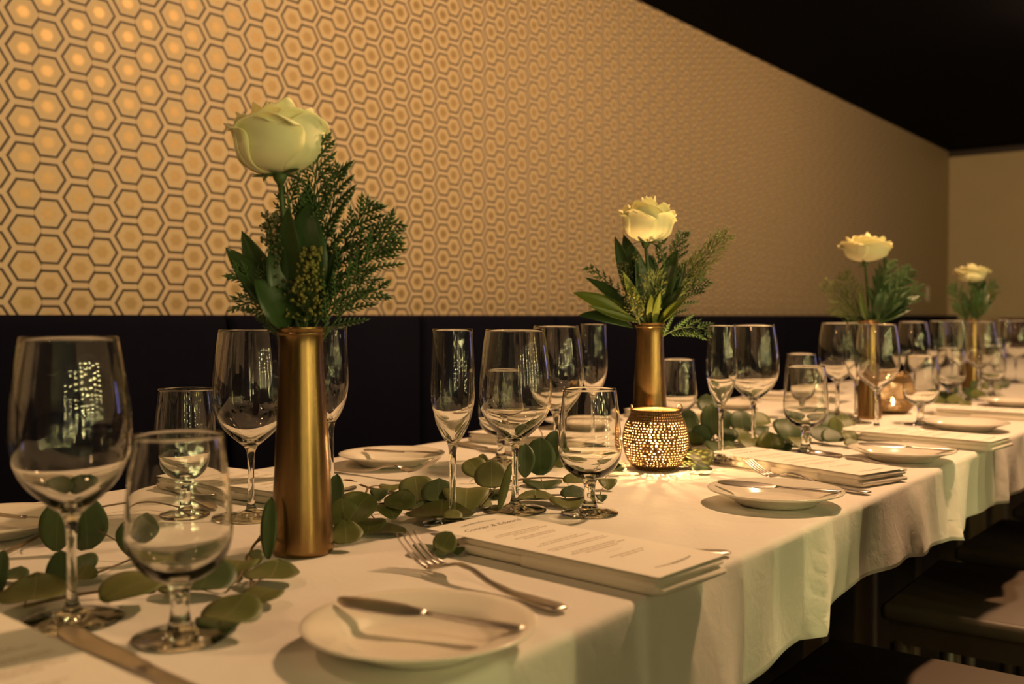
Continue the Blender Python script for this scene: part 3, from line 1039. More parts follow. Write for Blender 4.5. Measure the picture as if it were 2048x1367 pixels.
def blade_mesh(name, L, W_, fold, bend, power=0.8, tip=1.0, seed=0, wav=0.0):
    """leaf blade: y along from 0 to L, x across"""
    def fn(u, v):
        wd = W_ / 2 * max(sin(pi * min(1, 0.015 + v * 0.985) ** tip), 0.0) ** power
        x = u * wd
        z = fold * abs(x) + bend * (v - 0.5) ** 2 * L + wav * sin(v * 9 + seed) * abs(u)
        return (x, v * L, z)
    v, f = sheet(fn, 6, 12, 0.0005)
    return mesh(name, v, f)

EU = [blade_mesh('leaf', 0.05, 0.046, 0.10, -0.35, 0.55, 1.0, 1, .0008), blade_mesh('leaf', 0.05, 0.050, -0.06, 0.3, 0.5, 0.9, 2, .001),
      blade_mesh('leaf', 0.05, 0.044, 0.18, -0.5, 0.6, 1.1, 3, .0006), blade_mesh('leaf', 0.05, 0.048, 0.05, 0.5, 0.52, 0.95, 4, .0012)]
for me in EU:                       # centre the blade on its origin
    for v in me.vertices:
        v.co.y -= 0.025
EU_D = [m.copy() for m in EU]
LA = [blade_mesh('leaf', 1.0, 0.27, 0.30, -0.25, 0.85, 0.9, 1), blade_mesh('leaf', 1.0, 0.30, 0.18, -0.45, 0.8, 1.0, 2), blade_mesh('leaf', 1.0, 0.24, 0.35, 0.20, 0.9, 0.85, 3)]

# ------------------------------------------------------------------ vases
VZ = 0.228
vase_prof = spl([(0.0290, 0.0), (0.0314, 0.004), (0.0312, 0.012), (0.0292, 0.055), (0.0268, 0.105), (0.0240, 0.155), (0.0221, 0.195), (0.0219, 0.213), (0.0231, 0.2225), (0.0243, 0.2265), (0.0243, VZ)], 4)
body_prof = [(0, 0.0)] + vase_prof + [(r - 0.0022, z) for r, z in reversed(vase_prof) if z > 0.01] + [(0, 0.012)]
vase_me = MB().lathe(body_prof, 56).mesh('vase_body')
lip_me = MB().lathe([(0.0232 + 0.0016 * cos(a), 0.2215 + 0.0016 * sin(a)) for a in [2 * pi * k / 10 for k in range(10)]], 56, closed=True).mesh('lip_ring')
VN = ['nearest gold vase', 'second gold vase', 'third gold vase', 'fourth gold vase']
VP = [tab(603, 1106), at(1300, 1.63, TABLE_Z), at(1737, 2.32, TABLE_Z), at(1943, 3.2, TABLE_Z)]
VL = ['tall tapered gold metal vase in the left foreground', 'gold metal vase directly behind the lit candle holder', 'gold metal vase with a blurred rose, third along the table', 'farthest gold metal vase, by the right edge']
for p, l in zip(VP, VL):
    t = thing('gold_vase', l, 'vase', (p.x, p.y, TABLE_Z + 0.0003), random.uniform(0, 6), 'gold vases down the table centre')
    ob('vase_body', vase_me, M['gold'], t)
    ob('lip_ring', lip_me, M['gold'], t)

# ------------------------------------------------------------------ roses
def rose(head, base_r, height, openness, foot, label, seed, tilt=(0, 0)):
    """head = bottom centre of the bloom; foot = where the stem goes into the vase"""
    r = random.Random(seed)
    t = thing('white_rose', label, 'rose', head, r.uniform(0, 6), 'white roses in the vases')
    t.rotation_euler = (tilt[0], tilt[1], r.uniform(0, 6))
    R, H = base_r, height
    # rings: count, radius, height, top lean (outwards > 0), roll of the lip, half width angle
    rings = [(5, 1.00, 0.74, -0.10 + openness, 0.10, 1.00), (5, 0.94, 0.82, -0.12 + openness * .8, 0.09, 0.95), (5, 0.82, 0.92, -0.14 + openness * .5, 0.07, 0.90),
             (4, 0.62, 0.99, -0.16 + openness * .3, 0.06, 0.95), (4, 0.42, 1.03, -0.18, 0.03, 1.0), (3, 0.24, 1.04, -0.12, 0.02, 1.3)]
    for ri, (n, rr, hh, lean, roll, half) in enumerate(rings):
        a0 = r.uniform(0, 6)
        for k in range(n):
            th0 = a0 + 2 * pi * k / n + r.uniform(-.12, .12)
            hv = hh * r.uniform(.94, 1.05)
            rv = rr * r.uniform(.96, 1.04)
            rl = roll * r.uniform(.6, 1.5)
            wv = r.uniform(0, 6)
            def fn(u, v):
                cup = sin(min(v / 0.62, 1.0) * pi / 2) ** 0.62
                rad = R * rv * (0.10 + 0.90 * cup)
                if v > 0.62:
                    rad += R * lean * ((v - 0.62) / 0.38) ** 1.3
                if v > 0.86:
                    rad += R * rl * ((v - 0.86) / 0.14) ** 2 * (1 - 0.3 * u * u)
                wd = half * (0.45 + 0.55 * sin(min(v / 0.6, 1) * pi / 2)) * (1 - 0.34 * max(0, (v - 0.72) / 0.28) ** 2.2)
                ang = th0 + u * wd
                z = H * hv * (v ** 1.25) - H * 0.16 * (u * u) * v * v
                if v > 0.88:
                    z -= H * rl * 0.55 * ((v - 0.88) / 0.12) ** 2
                rad *= 1 + 0.05 * u + 0.012 * sin(7 * u + wv) * v
                z += 0.0011 * sin(5 * u + wv) * v
                return (rad * cos(ang), rad * sin(ang), z)
            v_, f_ = sheet(fn, 10, 14, 0.0007)
            ob('petal', mesh('petal', v_, f_), M['petal'], t)
    hip = MB().lathe([(0, -0.010), (0.0035, -0.010), (0.0068, -0.005), (0.0075, 0.0), (0.005, 0.004), (0, 0.004)], 14)
    hip_o = hip.build('hip', M['sepal'], t)
    for k in range(5):
        a = 2 * pi * k / 5 + .4
        L = 0.030
        def fs(u, v):
            wd = 0.0042 * sin(pi * (0.12 + 0.88 * v)) ** 0.8
            rad = 0.004 + L * sin(min(v * 1.1, 1.2)) * 0.95
            return (rad * cos(a) - u * wd * sin(a), rad * sin(a) + u * wd * cos(a), -0.001 + 0.004 * v - 0.016 * v * v * (1 if k % 2 else 0.2))
        v_, f_ = sheet(fs, 3, 8, 0.0006)
        ob('sepal', mesh('sepal', v_, f_), M['sepal'], hip_o)
    inv = t.matrix_basis.inverted()
    a, b = inv @ Vector(foot), Vector((0, 0, -0.006))
    mid = (a + b) / 2 + Vector((0.004, 0.003, 0))
    MB().tube(bezier(a, mid, b, 10), 0.0028, 8).build('stem', M['stem'], t)

def vm(i, dz=-0.02):
    return Vector((VP[i].x, VP[i].y, TABLE_Z + VZ + dz))
def head_at(px, py, d):
    return at(px, d, CAM_Z + (HORIZON - py) / FPX * d)
d1 = VP[0].dot(DX)
rose(head_at(562, 349, d1), 0.0435, 0.072, 0.22, vm(0), 'large ivory rose in the nearest gold vase, at left', 11, (0.05, 0.10))
rose(head_at(1291, 484, 1.63), 0.0400, 0.071, 0.20, vm(1), 'ivory rose with pointed outer petals in the second vase', 23, (-0.05, 0.05))
rose(head_at(1729, 523, 2.32), 0.0460, 0.063, 0.36, vm(2), 'open ivory rose on a bare stem in the third vase', 31)
rose(head_at(1942, 564, 3.2), 0.0420, 0.058, 0.34, vm(3), 'small looking ivory rose in the farthest vase', 43)

# ------------------------------------------------------------------ greenery in the vases
def off(i, a, b, c=0.0):
    return vm(i, 0.0) + RX * a + UP * b - DX * c

def spindle(mb, p, q, w_):
    ax = q - p
    n1 = ax.cross(Vector((0.3, 0.5, 0.8)))
    n1.normalize()
    n2 = ax.cross(n1).normalized()
    m_ = p + ax * 0.45
    ring = [m_ + (n1 * cos(a) + n2 * sin(a) * 0.6) * w_ for a in (0, 2.094, 4.189)]
    mb.add([p] + ring + [q], [(0, 2, 1), (0, 3, 2), (0, 1, 3), (4, 1, 2), (4, 2, 3), (4, 3, 1)])

def cedar(i, tip, label, seed, m='cedar', size=1.0, start=0.25, needle=False, bendup=0.02):
    """flat feathery spray from the vase mouth to the tip"""
    r = random.Random(seed)
    o = vm(i)
    t = thing('cedar_sprig' if not needle else 'fern_plume', label, 'foliage', o, 0, 'feathery greenery')
    a = Vector((r.uniform(-.006, .006), r.uniform(-.006, .006), -0.02))
    b = off(i, *tip) - o
    L = (b - a).length
    mid = a + (b - a) * 0.5 + UP * (bendup + 0.1 * L)
    path = bezier(a, mid, b, 22)
    MB().tube(path, [0.0016 * (1 - .75 * k / 22) for k in range(23)], 5).build('stem', M['stem'], t)
    mb = MB()
    view = (-DX + Vector((r.uniform(-.4, .4), r.uniform(-.4, .4), r.uniform(-.3, .5)))).normalized()
    n = int((14 if not needle else 46) * max(L / 0.15, 0.55))
    for k in range(n):
        f = start + (1 - start) * k / (n - 1)
        q = f * 22
        k0 = min(int(q), 21)
        p = path[k0].lerp(path[k0 + 1], q - k0)
        tan_ = (path[k0 + 1] - path[k0]).normalized()
        sd = tan_.cross(view).normalized() * (1 if k % 2 else -1)
        bl = (0.038 * (1.06 - ((f - .35) / .75) ** 2 * .9)) * size * r.uniform(.75, 1.2) * min(1.0, L / 0.11 + .25)
        dirn = (tan_ * r.uniform(.85, 1.0) + sd * r.uniform(.42, .70) + view * r.uniform(-.2, .2)).normalized()
        nn = max(4, int(bl / (0.0027 if not needle else 0.0040)))
        for s in range(nn):
            g = s / nn
            pp = p + dirn * bl * g - UP * 0.004 * g * g
            if needle:
                ld = (dirn + Vector((r.uniform(-.7, .7), r.uniform(-.7, .7), r.uniform(-.5, .7)))).normalized()
                spindle(mb, pp, pp + ld * r.uniform(.008, .014), 0.0010)
            else:
                s2 = dirn.cross(view).normalized() * (1 if s % 2 else -1)
                ld = (dirn + s2 * 0.75).normalized()
                spindle(mb, pp, pp + ld * 0.0105 * (1.1 - g * .65) * size ** .5, 0.0021)
                spindle(mb, pp, pp + dirn * 0.009, 0.0021)
    mb.build('foliage', M[m], t, kind='stuff')

def laurel(i, specs, label, where):
    """one twig of long leaves; spec = tip offset, width factor, light?, variant"""
    o = vm(i)
    t = thing('laurel_sprig', label, 'foliage', o, 0, 'glossy leaf sprigs')
    for k, (a, b, c, wf, light, var) in enumerate(specs):
        tipw = off(i, a, b, c) - o
        base = Vector((0, 0, 0.012)) + Vector((tipw.x, tipw.y, 0)).normalized() * 0.010 + UP * 0.012 * max(0.0, b / 0.12)
        if where:
            base = base + tipw * where
        ax = tipw - base
        L = ax.length
        yv = ax.normalized()
        # blade faces the camera and upwards
        nrm = (-DX * 0.75 + UP * 0.55 + RX * ((k % 3) - 1) * 0.35)
        nrm = (nrm - yv * nrm.dot(yv)).normalized()
        xv = yv.cross(nrm)
        mt = Matrix((xv * L * wf, yv * L, nrm * L)).transposed().to_4x4()
        mt.translation = base
        lo = ob('leaf', LA[var].copy(), M['laurel_light' if light else 'laurel'], t)
        lo.matrix_local = mt
    MB().tube([(0, 0, -0.05), (0, 0, 0.03)], 0.002, 6).build('stem', M['stem'], t)

def berries(i, centre, w_, h, label, seed, m='bud', n=90):
    r = random.Random(seed)
    o = vm(i)
    t = thing('bud_sprig', label, 'foliage', o, 0, 'small budding sprigs')
    c = off(i, *centre) - o
    st, bd = MB(), MB()
    root = Vector((c.x * .3, c.y * .3, 0.0))
    top = c + UP * h * 0.45
    axis = bezier(root, (root + top) / 2 - UP * .0 , top, 8)
    st.tube(axis, 0.0012, 5)
    for k in range(n):
        f = r.uniform(0, 1) ** 0.8
        p0 = root.lerp(top, 0.25 + 0.75 * f)
        a = r.uniform(0, 2 * pi)
        rr = w_ / 2 * (1.05 - 0.55 * f) * sqrt(r.random())
        p1 = p0 + RX * rr * cos(a) + DX * rr * sin(a) + UP * r.uniform(0.002, .012)
        st.tube([p0, p1], 0.0004, 3, False)
        bd.sphere(p1, r.uniform(.0011, .0020), 6, 4, 1.15)
    st.build('stem', M['stem'], t)
    bd.build('buds', M[m], t, kind='stuff')

# nearest vase
for (tp, wh, sd, sz) in (((.020, .186, .0), 'rising highest beside the rose', 1, 1.0), ((.041, .155, .005), 'rising right below the rose', 2, 1.1), ((.069, .122, .0), 'pointing up to the right', 3, .95),
                         ((.093, .102, .01), 'reaching farthest right', 4, 1.05), ((.093, .083, .02), 'reaching right, lower branch', 5, 1.0), ((.078, .038, .0), 'drooping lowest on the right', 6, .8),
                         ((-.060, .056, .01), 'spreading to the left', 7, .85), ((-.058, .026, .0), 'spreading lowest on the left', 8, .8), ((-.012, .135, .0), 'upright in the middle', 9, 1.1)):
    cedar(0, tp, 'feathery cedar sprig in the nearest gold vase, ' + wh, sd, size=sz)
laurel(0, [(-.062, .098, .0, 1.0, 0, 0), (-.072, .083, .01, .9, 0, 1), (-.034, .048, .035, 1.9, 0, 1), (.042, .078, .02, .95, 0, 2), (.004, .150, -.01, .85, 0, 0), (.024, .095, .005, 1.2, 0, 1), (-.012, .118, .02, 1.3, 0, 0), (.008, .125, .016, 1.3, 0, 1), (-.022, .085, .02, 1.3, 0, 1)], 'dark glossy leaf sprig in the nearest gold vase', 0)
berries(0, (.016, .036, .026), .040, .072, 'yellow-green bud sprig at the front of the nearest vase', 1, 'bud', 300)
berries(0, (-.030, .082, .01), .036, .055, 'dull bud sprig on the left of the nearest vase', 2, 'bud_dark', 220)
# second vase
laurel(1, [(-.126, .052, .02, 1.0, 1, 0), (-.117, .018, .03, .85, 0, 1), (-.104, .078, .0, .95, 0, 0), (-.108, .026, .045, .75, 1, 2)], 'broad pale leaf sprig spreading left from the second vase', 0.12)
laurel(1, [(-.059, .142, .0, .75, 0, 0), (-.039, .148, -.01, .85, 0, 1), (-.022, .125, .01, .9, 0, 0), (.041, .125, -.005, .95, 0, 1), (.059, .104, .0, .95, 0, 0), (.005, .118, -.01, 1.1, 0, 1)], 'upright dark leaf sprig under the second rose', 0)
laurel(1, [(-.048, .084, .03, .8, 1, 2), (.055, .044, .03, .9, 1, 0), (.010, .052, .035, 1.0, 1, 2), (.048, .062, .015, 1.0, 0, 1), (-.002, .045, .03, 1.1, 1, 0)], 'short pale leaf sprig at the front of the second vase', 0)
for (tp, wh, sd, m, nd, sz) in (((.082, -.010, .03), 'drooping right over the rim', 11, 'cedar', False, .95), ((.086, .068, .0), 'pointing right', 12, 'cedar', False, .9), ((-.098, .090, -.01), 'thin one pointing left', 13, 'cedar', False, .5),
                                ((.032, .185, -.03), 'behind the rose', 14, 'cedar', False, .6), ((.055, .145, -.02), 'right of the rose', 15, 'cedar', False, .9), ((.004, .078, .03), 'short one in front', 16, 'plume', True, .8)):
    cedar(1, tp, ('feathery cedar sprig in the second vase, ' if not nd else 'needle-leaved sprig in the second vase, ') + wh, sd, m, sz, needle=nd)
cedar(1, (.124, .142, -.01), 'pale yellow-green plume reaching right from the second vase', 17, 'plume', 1.0, 0.45, True)
cedar(1, (.080, .10, .0), 'shorter pale plume right of the second rose', 18, 'plume', 1.0, 0.3, True)
berries(1, (-.048, .070, .015), .034, .050, 'dull bud sprig left of the second rose stem', 3, 'bud_dark', 160)
berries(1, (-.026, .085, .01), .026, .045, 'dark bud sprig under the second rose', 4, 'bud_dark', 60)
berries(1, (-.036, .030, .03), .024, .035, 'pale bud sprig low in the second vase', 5, 'bud', 50)
# third vase
for (tp, wh, sd, m, nd, sz) in (((.113, .066, .0), 'reaching farthest right', 21, 'cedar', False, 1.3), ((.092, .112, .0), 'pointing up right', 22, 'cedar', False, 1.3), ((.045, .130, .0), 'upright', 23, 'cedar', False, 1.3),
                                ((.075, .050, .02), 'low at the right', 24, 'cedar', False, 1.3), ((.02, .095, .02), 'in the middle', 25, 'cedar', False, 1.2), ((.075, .095, .01), 'between the right ones', 26, 'cedar', False, 1.3),
                                ((-.100, .085, .0), 'yellowish, arching left', 27, 'plume', True, 1.0), ((-.060, .105, .01), 'yellowish, upright left', 28, 'plume', True, 1.0), ((-.085, .03, .01), 'yellowish, low left', 29, 'plume', True, 1.1)):
    cedar(2, tp, ('dense cedar sprig in the third vase, ' if not nd else 'fine plume in the third vase, ') + wh, sd, m, sz, needle=nd)
laurel(2, [(.115, .062, .01, .9, 0, 0), (.085, .075, .02, 1.0, 0, 1), (.055, .11, .01, .9, 0, 0), (-.03, .075, .02, .8, 1, 2), (.03, .085, .02, 1.0, 0, 1), (.095, .03, .02, .9, 0, 0)], 'dark leaf sprig in the third vase', 0)
# fourth vase
for (tp, wh, sd, m, nd, sz) in (((-.062, .100, .0), 'pointing left', 31, 'cedar', False, 1.2), ((.070, .110, .0), 'pointing right', 32, 'cedar', False, 1.2), ((.010, .120, .01), 'upright', 33, 'cedar', False, 1.3), ((-.05, .04, .01), 'low left', 34, 'cedar', False, 1.2)):
    cedar(3, tp, 'cedar sprig in the farthest vase, ' + wh, sd, m, sz, needle=nd)
berries(3, (.060, .055, .01), .060, .075, 'yellow bud sprig at the right of the farthest vase', 6, 'bud', 90)
berries(3, (-.035, .050, .01), .060, .070, 'dull bud sprig at the left of the farthest vase', 7, 'bud_dark', 90)
laurel(3, [(.04, .13, .0, 1.0, 0, 0), (.055, .10, .01, 1.0, 0, 1), (.01, .10, .02, 1.2, 0, 1), (.078, .085, .0, 1.0, 0, 0), (-.03, .09, .01, 1.0, 0, 1)], 'dark leaf sprig in the farthest vase', 0)

# ------------------------------------------------------------------ perforated candle holders
def holder_meshes(seed):
    r = random.Random(seed)
    prof = spl([(0.030, 0.002), (0.038, 0.007), (0.0465, 0.020), (0.0513, 0.038), (0.0515, 0.050), (0.0480, 0.068), (0.0415, 0.082), (0.0370, 0.0925)], 8)
    # arc-length resample
    acc = [0.0]
    for (a, b), (c_, d_) in zip(prof[:-1], prof[1:]):
        acc.append(acc[-1] + math.hypot(c_ - a, d_ - b))
    def on(s):
        s = min(max(s, 0), acc[-1])
        for k in range(len(acc) - 1):
            if acc[k + 1] >= s:
                f = (s - acc[k]) / (acc[k + 1] - acc[k] + 1e-12)
                return prof[k][0] + (prof[k + 1][0] - prof[k][0]) * f, prof[k][1] + (prof[k + 1][1] - prof[k][1]) * f
        return prof[-1]
    mb = MB()
    S0, S1 = 0.012, acc[-1] - 0.017
    rows = 17
    ncol = 64
    def pt(s, a):
        rr, z = on(s)
        return Vector((rr * cos(a), rr * sin(a), z))
    def strip(s0, s1, n):
        for k in range(n):
            for j in range(ncol):
                a0, a1 = 2 * pi * j / ncol, 2 * pi * (j + 1) / ncol
                sa, sb = s0 + (s1 - s0) * k / n, s0 + (s1 - s0) * (k + 1) / n
                mb.add([pt(sa, a0), pt(sa, a1), pt(sb, a1), pt(sb, a0)], [(0, 1, 2, 3)])
    strip(0, S0, 3)
    strip(S1, acc[-1], 4)
    for k in range(rows):
        sa, sb = S0 + (S1 - S0) * k / rows, S0 + (S1 - S0) * (k + 1) / rows
        ph = r.uniform(0, 1)
        # cells of uneven length round the row
        cuts, x = [], 0.0
        while x < 2 * pi - 0.05:
            cuts.append(x)
            x += r.uniform(0.088, 0.145)
        cuts = [q * 2 * pi / x + ph for q in cuts]
        for j, a0 in enumerate(cuts):
            a1 = cuts[j + 1] if j + 1 < len(cuts) else cuts[0] + 2 * pi
            outer, inner = [], []
            N = 8
            hole = r.random() > 0.10
            mw, mh = r.uniform(.38, .64), r.uniform(.40, .60)
            ca, cs_ = (a0 + a1) / 2 + r.uniform(-.06, .06) * (a1 - a0), (sa + sb) / 2 + r.uniform(-.1, .1) * (sb - sa)
            sq = [(-1, -1), (0, -1), (1, -1), (1, 0), (1, 1), (0, 1), (-1, 1), (-1, 0)]
            if not hole:
                mb.add([pt(sa, a0), pt(sa, (a0 + a1) / 2), pt(sa, a1), pt(sb, a1), pt(sb, (a0 + a1) / 2), pt(sb, a0)], [(0, 1, 4, 5), (1, 2, 3, 4)])
                continue
            for (u, v) in sq:
                outer.append(pt((sa + sb) / 2 + v * (sb - sa) / 2, (a0 + a1) / 2 + u * (a1 - a0) / 2))
                q = 0.78 if u and v else 1.0
                inner.append(pt(cs_ + v * q * mh * (sb - sa) / 2, ca + u * q * mw * (a1 - a0) / 2))
            mb.add(outer + inner, [(i, (i + 1) % N, N + (i + 1) % N, N + i) for i in range(N)])
    me = mb.mesh('shell', True)
    base = MB().lathe([(0, 0.0), (0.029, 0.0), (0.0315, 0.0012), (0.0305, 0.003), (0, 0.003)], 48).mesh('base')
    rim = MB().lathe([(0.0367 + .0012 * cos(2 * pi * k / 8), 0.0927 + .0012 * sin(2 * pi * k / 8)) for k in range(8)], 56, closed=True).mesh('rim')
    return me, base, rim
HM = holder_meshes(4)
loop_pts = [(0, 0.0055 * cos(a), 0.0055 * sin(a)) for a in [2 * pi * k / 14 for k in range(15)]]
loop_me = MB().tube(loop_pts, 0.0011, 6, False).mesh('loop')

def candle_holder(p, label, label2, power, rz):
    t = thing('candle_holder', label, 'candle holder', (p.x, p.y, TABLE_Z + 0.0003), rz, 'perforated candle holders')
    sh = ob('shell', HM[0], M['brass'], t)
    md = sh.modifiers.new('thickness', 'SOLIDIFY')
    md.thickness = 0.0009
    ob('base', HM[1], M['brass'], t)
    ob('rim', HM[2], M['brass'], t)
    for s in (-1, 1):
        ob('loop', loop_me, M['brass'], t, (s * 0.039, 0, 0.0955), (0, 0, 0.4 * s))
    c_ = thing('tealight', label2, 'candle', (p.x, p.y, TABLE_Z + 0.0036), 0, 'tealights in the holders')
    MB().lathe([(0, 0), (0.0188, 0), (0.0192, 0.016), (0.0188, 0.016), (0.0184, 0.001), (0, 0.001)], 32).build('cup', M['tin'], c_)
    MB().lathe([(0, 0.001), (0.0182, 0.001), (0.0182, 0.0135), (0.004, 0.0125), (0, 0.0125)], 32).build('wax', M['wax'], c_)
    MB().tube([(0, 0, .012), (0.0004, 0, .0175)], 0.0007, 6).build('wick', M['wick'], c_)
    MB().lathe([(0, 0.0165), (0.0022, 0.0195), (0.0034, 0.0240), (0.0030, 0.0300), (0.0015, 0.0370), (0, 0.0420)], 14).build('flame', M['flame'], c_)
    ld = bpy.data.lights.new('flame_light', 'POINT')
    ld.energy = power
    ld.color = (1.0, 0.60, 0.24)
    ld.shadow_soft_size = 0.0035
    ob('glow', ld, parent=c_, loc=(0, 0, 0.0475))
candle_holder(tab(1312, 938), 'round perforated brass candle holder with a lit tealight, in the centre', 'lit tealight inside the nearer perforated holder', 5.0, radians(37.83 + 8))
candle_holder(tab(1787, 826), 'perforated brass candle holder right of the third vase', 'lit tealight inside the farther perforated holder', 0.9, 1.3)

# ------------------------------------------------------------------ eucalyptus garland
def eleaf(t, origin, cx, cy_, w_, h, rot=0.0, dark=0, zo=0.0, k=0):
    ln = w_ if h <= w_ else h
    z = TABLE_Z + 0.006 + zo
    for _ in range(3):
        d = (CAM_Z - z) * FPX / (cy_ - HORIZON)
        e = math.atan((cy_ - HORIZON) / FPX)
        al = (asin(min(.97, h / max(w_, 1))) - e) if h <= w_ else radians(76)
        al = max(al, radians(2))
        L = ln * d / FPX * 1.04
        z = TABLE_Z + 0.004 + zo + 0.5 * L * sin(al)
    W_ = w_ * d / FPX * 1.04
    d = (CAM_Z - z) * FPX / (cy_ - HORIZON)
    p = at(cx, d, z)
    yv = DX * cos(al) + UP * sin(al)
    nv = UP * cos(al) - DX * sin(al)
    xv = RX
    r_ = radians(rot)
    x2, y2 = xv * cos(r_) + yv * sin(r_), yv * cos(r_) - xv * sin(r_)
    i = k % 4
    sx, sy = W_ / 0.047, L / 0.05
    if abs(rot) > 45:
        sx, sy = sy, sx
    mt = Matrix((x2 * sx, y2 * sy, nv * (sx + sy) / 2)).transposed().to_4x4()
    mt.translation = p - Vector(origin)
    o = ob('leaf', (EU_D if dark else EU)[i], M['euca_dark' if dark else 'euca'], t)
    o.matrix_local = mt
    return p

def branch(label, stems, leaves):
    pts0 = [tab(x, y, TABLE_Z + 0.005 + z) for x, y, z in stems[0]]
    o = pts0[len(pts0) // 2].copy()
    o.z = TABLE_Z
    t = thing('eucalyptus_branch', label, 'eucalyptus', o, 0, 'eucalyptus garland down the table')
    for s in stems:
        pts = [tab(x, y, TABLE_Z + 0.005 + z) - o for x, y, z in s]
        n = len(pts)
        cp = catmull(pts, 4)
        MB().tube(cp, [0.0017 - 0.0009 * k / len(cp) for k in range(len(cp))], 6).build('stem', M['twig'], t)
    flat = [p - o for p in [tab(x, y, TABLE_Z + 0.005 + z) for s in stems for x, y, z in s]]
    for k, lf in enumerate(leaves):
        p = eleaf(t, o, *lf, k=k) - o
        q = min(flat, key=lambda a: (a - p).length)
        if (q - p).length < 0.09:
            e = p + (q - p) * 0.25
            m_ = (e + q) / 2 + UP * 0.004
            MB().tube(bezier(q, m_, e, 5), 0.0007, 5).build('petiole', M['twig'], t)

# (photo x, photo y, width, height, turn, dark, lift)
branch('eucalyptus branch in the left foreground, round leaves standing behind the wine glass',
       [[(-30, 1120, 0), (60, 1080, 0), (140, 1035, .004), (210, 1012, .006), (300, 1005, .004), (420, 1030, 0)],
        [(-20, 1190, 0), (80, 1175, 0), (180, 1150, 0), (270, 1115, 0)], [(40, 1215, 0), (160, 1190, 0), (240, 1180, .003), (330, 1175, .004)]],
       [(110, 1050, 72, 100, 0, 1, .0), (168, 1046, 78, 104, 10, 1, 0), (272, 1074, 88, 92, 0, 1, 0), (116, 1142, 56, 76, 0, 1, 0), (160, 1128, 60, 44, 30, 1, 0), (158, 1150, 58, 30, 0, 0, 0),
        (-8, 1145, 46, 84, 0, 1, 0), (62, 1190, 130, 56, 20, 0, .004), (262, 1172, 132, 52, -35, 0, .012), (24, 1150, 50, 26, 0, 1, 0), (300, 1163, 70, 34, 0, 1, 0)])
branch('eucalyptus branch around the foot of the foreground goblet',
       [[(560, 1060, .012), (510, 1085, .010), (488, 1130, .004), (460, 1170, .002), (400, 1160, .002), (300, 1170, 0)], [(488, 1130, .004), (500, 1175, .003), (470, 1205, .003)]],
       [(536, 1056, 34, 118, 0, 1, 0), (410, 1155, 110, 64, 0, 1, .002), (472, 1131, 88, 34, 0, 0, .004), (541, 1152, 106, 36, 0, 0, .002), (524, 1190, 84, 32, -20, 0, .004),
        (462, 1222, 114, 56, -15, 0, .010), (436, 1250, 104, 30, 0, 1, 0), (360, 1175, 90, 40, 20, 0, 0), (505, 1115, 36, 30, 40, 0, 0)])
branch('eucalyptus branch just right of the nearest gold vase',
       [[(650, 985, .010), (690, 960, .012), (735, 975, .008), (790, 985, .004), (860, 1000, .003), (920, 996, .003)], [(735, 975, .008), (725, 1000, .010), (720, 1015, .010)], [(690, 1030, .002), (760, 1020, 0), (840, 1018, 0), (900, 1010, 0)]],
       [(670, 985, 34, 72, 0, 1, 0), (686, 1026, 56, 58, 10, 0, .004), (716, 1013, 78, 66, -30, 0, .010), (690, 1070, 66, 46, 10, 0, .002), (738, 1048, 66, 32, 0, 0, .003), (770, 1061, 76, 18, 0, 0, 0),
        (779, 1016, 60, 34, 20, 0, .006), (800, 1004, 62, 38, -20, 0, .010), (832, 975, 70, 54, 10, 0, .004), (876, 983, 64, 46, 0, 1, .006), (932, 990, 96, 48, 0, 0, .004),
        (880, 1032, 130, 28, 0, 0, .002), (780, 973, 46, 14, 0, 0, .002), (905, 1030, 36, 18, 0, 0, .012), (758, 985, 40, 24, 0, 1, 0), (850, 1018, 60, 18, 0, 1, 0)])
branch('two eucalyptus leaves tucked under the corner of the central menu',
       [[(915, 1090, .002), (895, 1092, .004), (870, 1098, .002)]],
       [(866, 1098, 88, 28, 0, 1, 0), (890, 1085, 46, 42, -30, 0, .010), (915, 1100, 30, 16, 0, 1, 0)])
branch('eucalyptus branch arching behind the central wine glass',
       [[(880, 1010, 0), (940, 985, .002), (1000, 962, .010), (1060, 915, .022), (1085, 875, .030), (1075, 850, .036)], [(1000, 962, .010), (970, 930, .012), (1010, 905, .014)], [(960, 1015, 0), (980, 985, .004), (1010, 960, .01)]],
       [(948, 934, 52, 40, 35, 0, .012), (983, 950, 64, 54, 0, 0, .010), (1050, 920, 42, 66, 0, 1, .012), (1080, 913, 60, 72, 0, 1, .010), (1106, 893, 40, 66, -10, 1, .022),
        (1010, 972, 16, 92, -14, 0, 0), (965, 925, 26, 36, 0, 0, .012), (1120, 915, 28, 40, 0, 0, .006), (990, 985, 50, 20, 0, 1, 0), (940, 1006, 80, 22, 0, 0, 0), (1035, 835, 56, 16, 10, 0, .050)])
branch('eucalyptus twig beside the foot of the sharp water goblet',
       [[(1020, 962, 0), (1080, 955, 0), (1140, 957, 0), (1210, 958, 0)], [(1030, 1002, 0), (1070, 992, .002), (1120, 990, .002), (1200, 990, 0)]],
       [(1085, 965, 78, 14, 0, 1, .0), (1150, 958, 44, 22, 0, 0, .002), (1216, 964, 40, 22, 0, 0, .002), (1072, 998, 80, 16, 0, 0, .001), (1138, 1002, 78, 22, 0, 0, .001), (1147, 985, 48, 24, 0, 1, .006), (1204, 994, 24, 14, 0, 1, 0),
        (1232, 938, 40, 18, 0, 1, 0)])
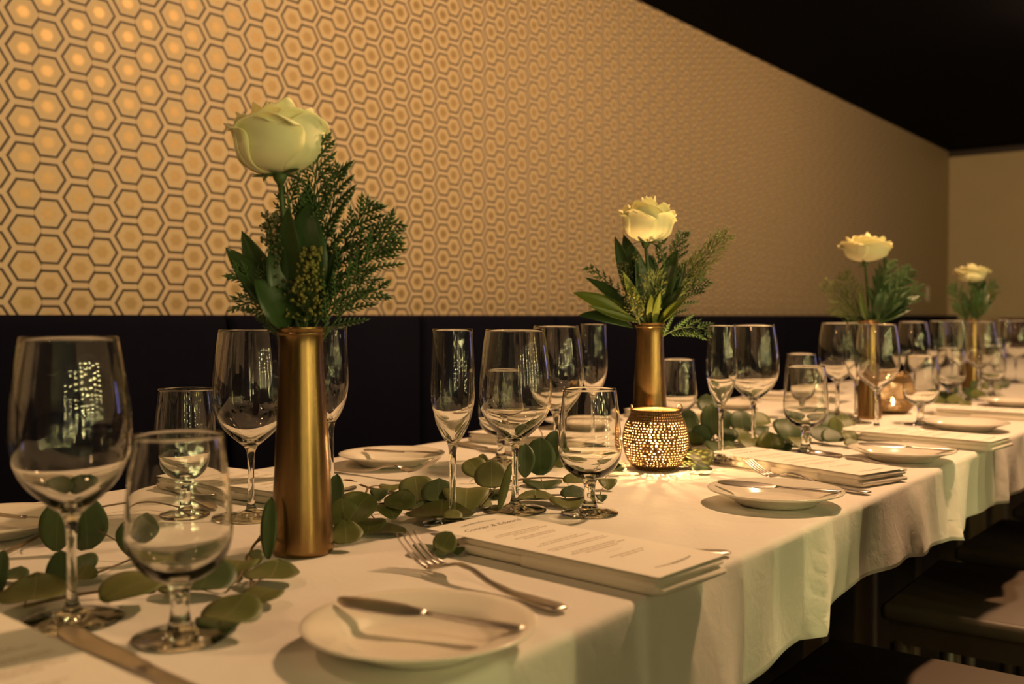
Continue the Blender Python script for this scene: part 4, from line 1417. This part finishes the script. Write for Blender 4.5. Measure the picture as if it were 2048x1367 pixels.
branch('eucalyptus branch right of the lit candle holder',
       [[(1340, 905, 0), (1380, 895, 0), (1430, 880, .004), (1490, 865, .006), (1550, 850, .006), (1620, 850, .004)], [(1430, 880, .004), (1420, 850, .02), (1415, 820, .034)]],
       [(1424, 838, 46, 62, 0, 1, .014), (1404, 868, 40, 40, 0, 1, .0), (1400, 912, 62, 40, 10, 0, .0), (1378, 842, 40, 46, 0, 1, .004), (1484, 842, 50, 46, 0, 1, .004), (1543, 882, 50, 34, 0, 0, .003), (1578, 856, 66, 50, 0, 1, .002),
        (1480, 872, 50, 22, 0, 0, 0), (1440, 890, 60, 26, 0, 1, 0), (1375, 925, 46, 20, 0, 0, 0), (1520, 858, 40, 22, 0, 1, .004), (1415, 808, 40, 34, 0, 1, .03), (1455, 868, 44, 30, 0, 1, .002), (1385, 880, 44, 30, 0, 0, 0),
        (1502, 884, 54, 26, 0, 0, .004), (1466, 906, 52, 18, 0, 0, 0), (1562, 892, 48, 18, 0, 1, 0), (1520, 838, 40, 28, 10, 0, .006), (1450, 838, 42, 40, 0, 1, .006), (1405, 938, 40, 14, 0, 1, 0)])
branch('eucalyptus branch behind the second chair-side goblet',
       [[(1560, 868, 0), (1620, 860, .004), (1680, 862, .004), (1720, 850, .0)]],
       [(1640, 862, 50, 34, 0, 1, .004), (1668, 872, 46, 28, 10, 1, .002), (1700, 872, 34, 26, 20, 0, .004), (1690, 846, 40, 30, 0, 0, .004), (1655, 838, 44, 34, 0, 1, .002), (1705, 885, 28, 16, 0, 0, 0), (1600, 880, 50, 22, 0, 0, 0), (1620, 842, 40, 26, 0, 1, 0), (1672, 852, 30, 40, 0, 0, .004)])
branch('eucalyptus branch beyond the second candle holder',
       [[(1800, 820, 0), (1860, 800, .002), (1920, 790, .002), (1990, 770, 0)]],
       [(1890, 790, 40, 24, 0, 1, .002), (1915, 800, 36, 20, 0, 0, .002), (1940, 782, 36, 22, 0, 1, .002), (1960, 790, 34, 18, 0, 0, 0), (1905, 775, 32, 20, 0, 1, .002), (1985, 772, 34, 18, 0, 0, .002), (1930, 806, 30, 14, 0, 0, 0), (1875, 800, 30, 18, 0, 0, 0), (2005, 765, 30, 16, 0, 1, 0), (1955, 770, 26, 18, 0, 1, .002)])
